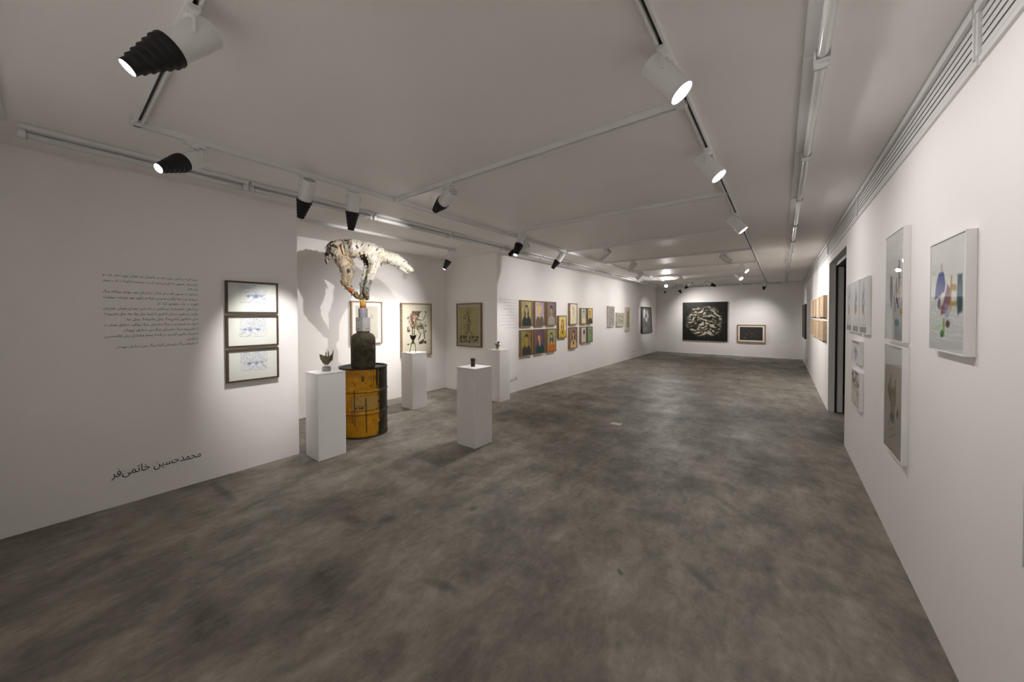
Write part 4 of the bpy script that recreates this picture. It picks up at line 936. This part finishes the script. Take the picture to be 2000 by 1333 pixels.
nv = len(me.vertices); cov = np.zeros(nv * 3, np.float32); me.vertices.foreach_get('co', cov); cov = cov.reshape(-1, 3)
px = cov[:, 0] / PXU + 709.5; py = 617 - (cov[:, 2] + FZ - 1.5) / PXM
rs = np.random.RandomState(9)
cellx = np.floor((px + .35 * py) / 3.1); celly = np.floor((py - .2 * px) / 7 + cellx * .37); hsh = (np.sin(cellx * 12.9898 + celly * 78.233 + (cov[:, 1] > 0) * 3.1) * 43758.5453) % 1
def zone(px, py):
    """paper colour family at a place on the dog"""
    wob = 3 * math.sin(px * .9) + 2.5 * math.sin(py * 1.3 + px * .35)
    if py > 572 + wob: return 'foot'
    if py > 548 + wob: return 'shin' if px < 698 else 'fshin'
    if 707 < px + wob * .8 < 720 and 499 < py + wob < 518: return 'dark'
    if px < 664 : return 'rump'
    if px < 694: return 'thigh' if py > 490 else 'rump'
    return 'white'
PAL = {'foot': [(96, 78, 52), (120, 100, 70), (70, 58, 40), (150, 128, 90)], 'shin': [(176, 160, 130), (150, 128, 96), (132, 112, 88), (188, 176, 150)], 'fshin': [(150, 150, 142), (132, 130, 120), (170, 168, 158), (120, 124, 122)],
       'dark': [(38, 30, 24), (52, 42, 34), (70, 56, 44)], 'rump': [(150, 140, 128), (120, 112, 104), (60, 54, 48), (176, 166, 150), (188, 176, 160)], 'thigh': [(176, 166, 150), (160, 148, 132), (190, 160, 130), (190, 180, 164), (146, 134, 118)],
       'white': [(222, 218, 206), (214, 210, 200), (204, 196, 178), (218, 210, 184), (220, 214, 200), (228, 224, 218)]}
ACC = [(92, 84, 150), (64, 66, 140), (72, 130, 122), (206, 160, 70), (190, 84, 60), (40, 34, 30), (196, 180, 90), (60, 52, 44)]
colv = np.zeros((nv, 3))
for i in range(nv):
    pl = PAL[zone(px[i], py[i])]; colv[i] = pl[int(hsh[i] * len(pl)) % len(pl)]
paint(me, colv / 255); me.materials.clear(); me.materials.append(vcol('glued_paper', .7, .25, .5, 45))
me.polygons.foreach_set('use_smooth', [True] * len(me.polygons))
ob = bpy.data.objects.new('dog_body', me); COL.objects.link(ob); ob.parent = dg
# scraps
scrap_meshes = []
rnd = random.Random(21)
for k in range(7):
    n = rnd.choice([4, 4, 5]); pts = []
    for i in range(n):
        a = 2 * math.pi * (i + rnd.uniform(-.18, .18)) / n + .78; pts.append((math.cos(a) * rnd.uniform(.8, 1.1), math.sin(a) * rnd.uniform(.45, .7)))
    vs = [(x, y, -.06 * (abs(x) > .6)) for x, y in pts] + [(x, y, .07 + rnd.uniform(-.03, .05)) for x, y in pts]
    fs = [tuple(range(n, 2 * n)), tuple(range(n - 1, -1, -1))] + [(i, (i + 1) % n, n + (i + 1) % n, n + i) for i in range(n)]
    scrap_meshes.append((vs, fs))
SM = {}
def scrap_mesh(k, rgb):
    key = (k, rgb)
    if key not in SM:
        me_ = bpy.data.meshes.new('paper_scrap'); me_.from_pydata(scrap_meshes[k][0], [], scrap_meshes[k][1]); me_.materials.append(mat('paper_%d_%d_%d' % rgb, hexc(*rgb), .72, 0, .10, 30, .15, 40, .2)); SM[key] = me_
    return SM[key]
polys = list(me.polygons); areas = np.array([p.area for p in polys]); idx = rs.choice(len(polys), 2600, p=areas / areas.sum())
placed = []
for i in idx:
    p = polys[i]; c0 = p.center
    if len(placed) >= 288: break
    if p.normal.y > .35: continue
    X_ = c0.x / PXU + 709.5; Y_ = 617 - (c0.z + FZ - 1.5) / PXM; zn = zone(X_, Y_)
    size = .046 if zn in ('white', 'rump', 'thigh') else .022
    if Y_ > 520: size = .026
    if X_ > 752: size = .024
    if X_ > 776: size = .015
    if any((c0 - q).length < (s_ + size) * .33 for q, s_ in placed): continue
    placed.append((c0.copy(), size))
    pl = PAL[zn]; rgb = rnd.choice(pl); acc = rnd.random() < (.13 if zn == 'white' else .07)
    if acc: rgb = rnd.choice(ACC)
    so = bpy.data.objects.new('paper_scrap', scrap_mesh(rnd.randrange(7), rgb)); COL.objects.link(so); so.parent = dg
    nrm = p.normal; t = Vector((rnd.uniform(.1, .75), 0, 1)) if zn in ('white', 'thigh') else Vector((rnd.uniform(-1, 1), 0, rnd.uniform(-1, 1)))
    xa = (t - nrm * t.dot(nrm))
    xa = xa.normalized() if xa.length > .05 else nrm.orthogonal().normalized()
    za = (nrm + Vector((rnd.uniform(-.34, .34), rnd.uniform(-.34, .34), rnd.uniform(-.34, .34)))).normalized(); xa = (xa - za * xa.dot(za)).normalized(); ya = za.cross(xa)
    s1 = size * rnd.uniform(.7, 1.15); s2 = size * rnd.uniform(.35, .75)
    if acc: s2 *= .35; s1 *= .7
    lift = .004 + .004 * rnd.random()
    so.matrix_local = Matrix(((xa.x * s1, ya.x * s2, za.x * .05, c0.x + za.x * lift), (xa.y * s1, ya.y * s2, za.y * .05, c0.y + za.y * lift), (xa.z * s1, ya.z * s2, za.z * .05, c0.z + za.z * lift), (0, 0, 0, 1)))

def accent(name, px_, py_, v, du, dz, ang, rgb):
    """a named strip of coloured paper laid on the near side of the dog"""
    o = bpy.data.objects.new(name, scrap_mesh(0, rgb)); COL.objects.link(o); o.parent = dg
    o.matrix_local = Matrix.Translation(P(px_, py_, v)) @ Matrix.Rotation(ang, 4, 'Y') @ Matrix.Rotation(math.pi / 2, 4, 'X') @ Matrix.Diagonal((du, dz, .05, 1))
accent('orange_strip', 691, 567, -.068, .045, .03, math.radians(40), (190, 84, 36)); accent('teal_strip', 687, 496, -.142, .075, .012, math.radians(75), (96, 160, 150))
accent('tan_strip', 681, 495, -.146, .075, .028, math.radians(78), (206, 168, 130)); accent('purple_strip', 703, 486, -.112, .03, .02, math.radians(60), (74, 70, 150)); accent('purple_strip', 712, 481, -.115, .035, .008, math.radians(-55), (90, 80, 160))
accent('dark_strip', 658, 480, -.075, .03, .02, math.radians(-60), (40, 34, 30)); accent('dark_strip', 689, 531, -.125, .035, .03, math.radians(65), (84, 70, 60)); accent('dark_strip', 719, 535, -.045, .10, .012, math.radians(-72), (48, 44, 36))
accent('eye', 783, 509, -.066, .012, .010, 0, (52, 44, 90)); accent('mouth', 774, 520, -.07, .026, .008, math.radians(30), (60, 50, 40)); accent('mouth', 789, 527.5, -.035, .02, .007, math.radians(30), (60, 50, 40))

# ------------------------------------------------------------------ small fittings
fo = tag(empty('floor_outlet', (-1.805, 4.747, 0)), 'small square metal outlet cover set in the concrete floor', 'floor outlet')
M_PLATE = mat('outlet_plate', (.62, .60, .58), .35, .5)
MB().box((-.072, -.062, .0), (.072, .062, .006)).build('plate', M_PLATE, fo, bevel=.0015); MB().box((-.045, -.038, .006), (.045, .038, .0085)).build('lid', M_PLATE, fo, bevel=.001)
for y, lb in ((12.77, 'small white wall outlet nearer the far wall'), (11.29, 'small white wall outlet below and beyond the wooden panels')):
    e = tag(empty('wall_outlet', (XR, y, .21), -math.pi / 2), lb, 'wall outlet', 'wall outlets')
    MB().box((-.045, -.009, 0), (.045, -.0005, .085)).build('plate', M_WHITE, e, bevel=.002); MB().lathe([(.020, -.012), (.022, -.009)], 14).xf(Matrix.Translation((0, 0, .043)) @ Matrix.Rotation(-math.pi / 2, 4, 'X')).xf(Matrix.Translation((0, -.0205, 0))).build('socket', M_GREY, e)
cc = tag(empty('security_camera', (-3.83, YF, 2.50)), 'small dark dome security camera in the far left corner', 'security camera')
MB().box((-.03, -.05, -.03), (.03, -.0005, .03)).build('mount', M_WHITE, cc, bevel=.004); MB().sphere((0, -.075, -.02), .045, 16, 10).build('dome', mat('smoked_dome', (.06, .05, .05), .15), cc, True)
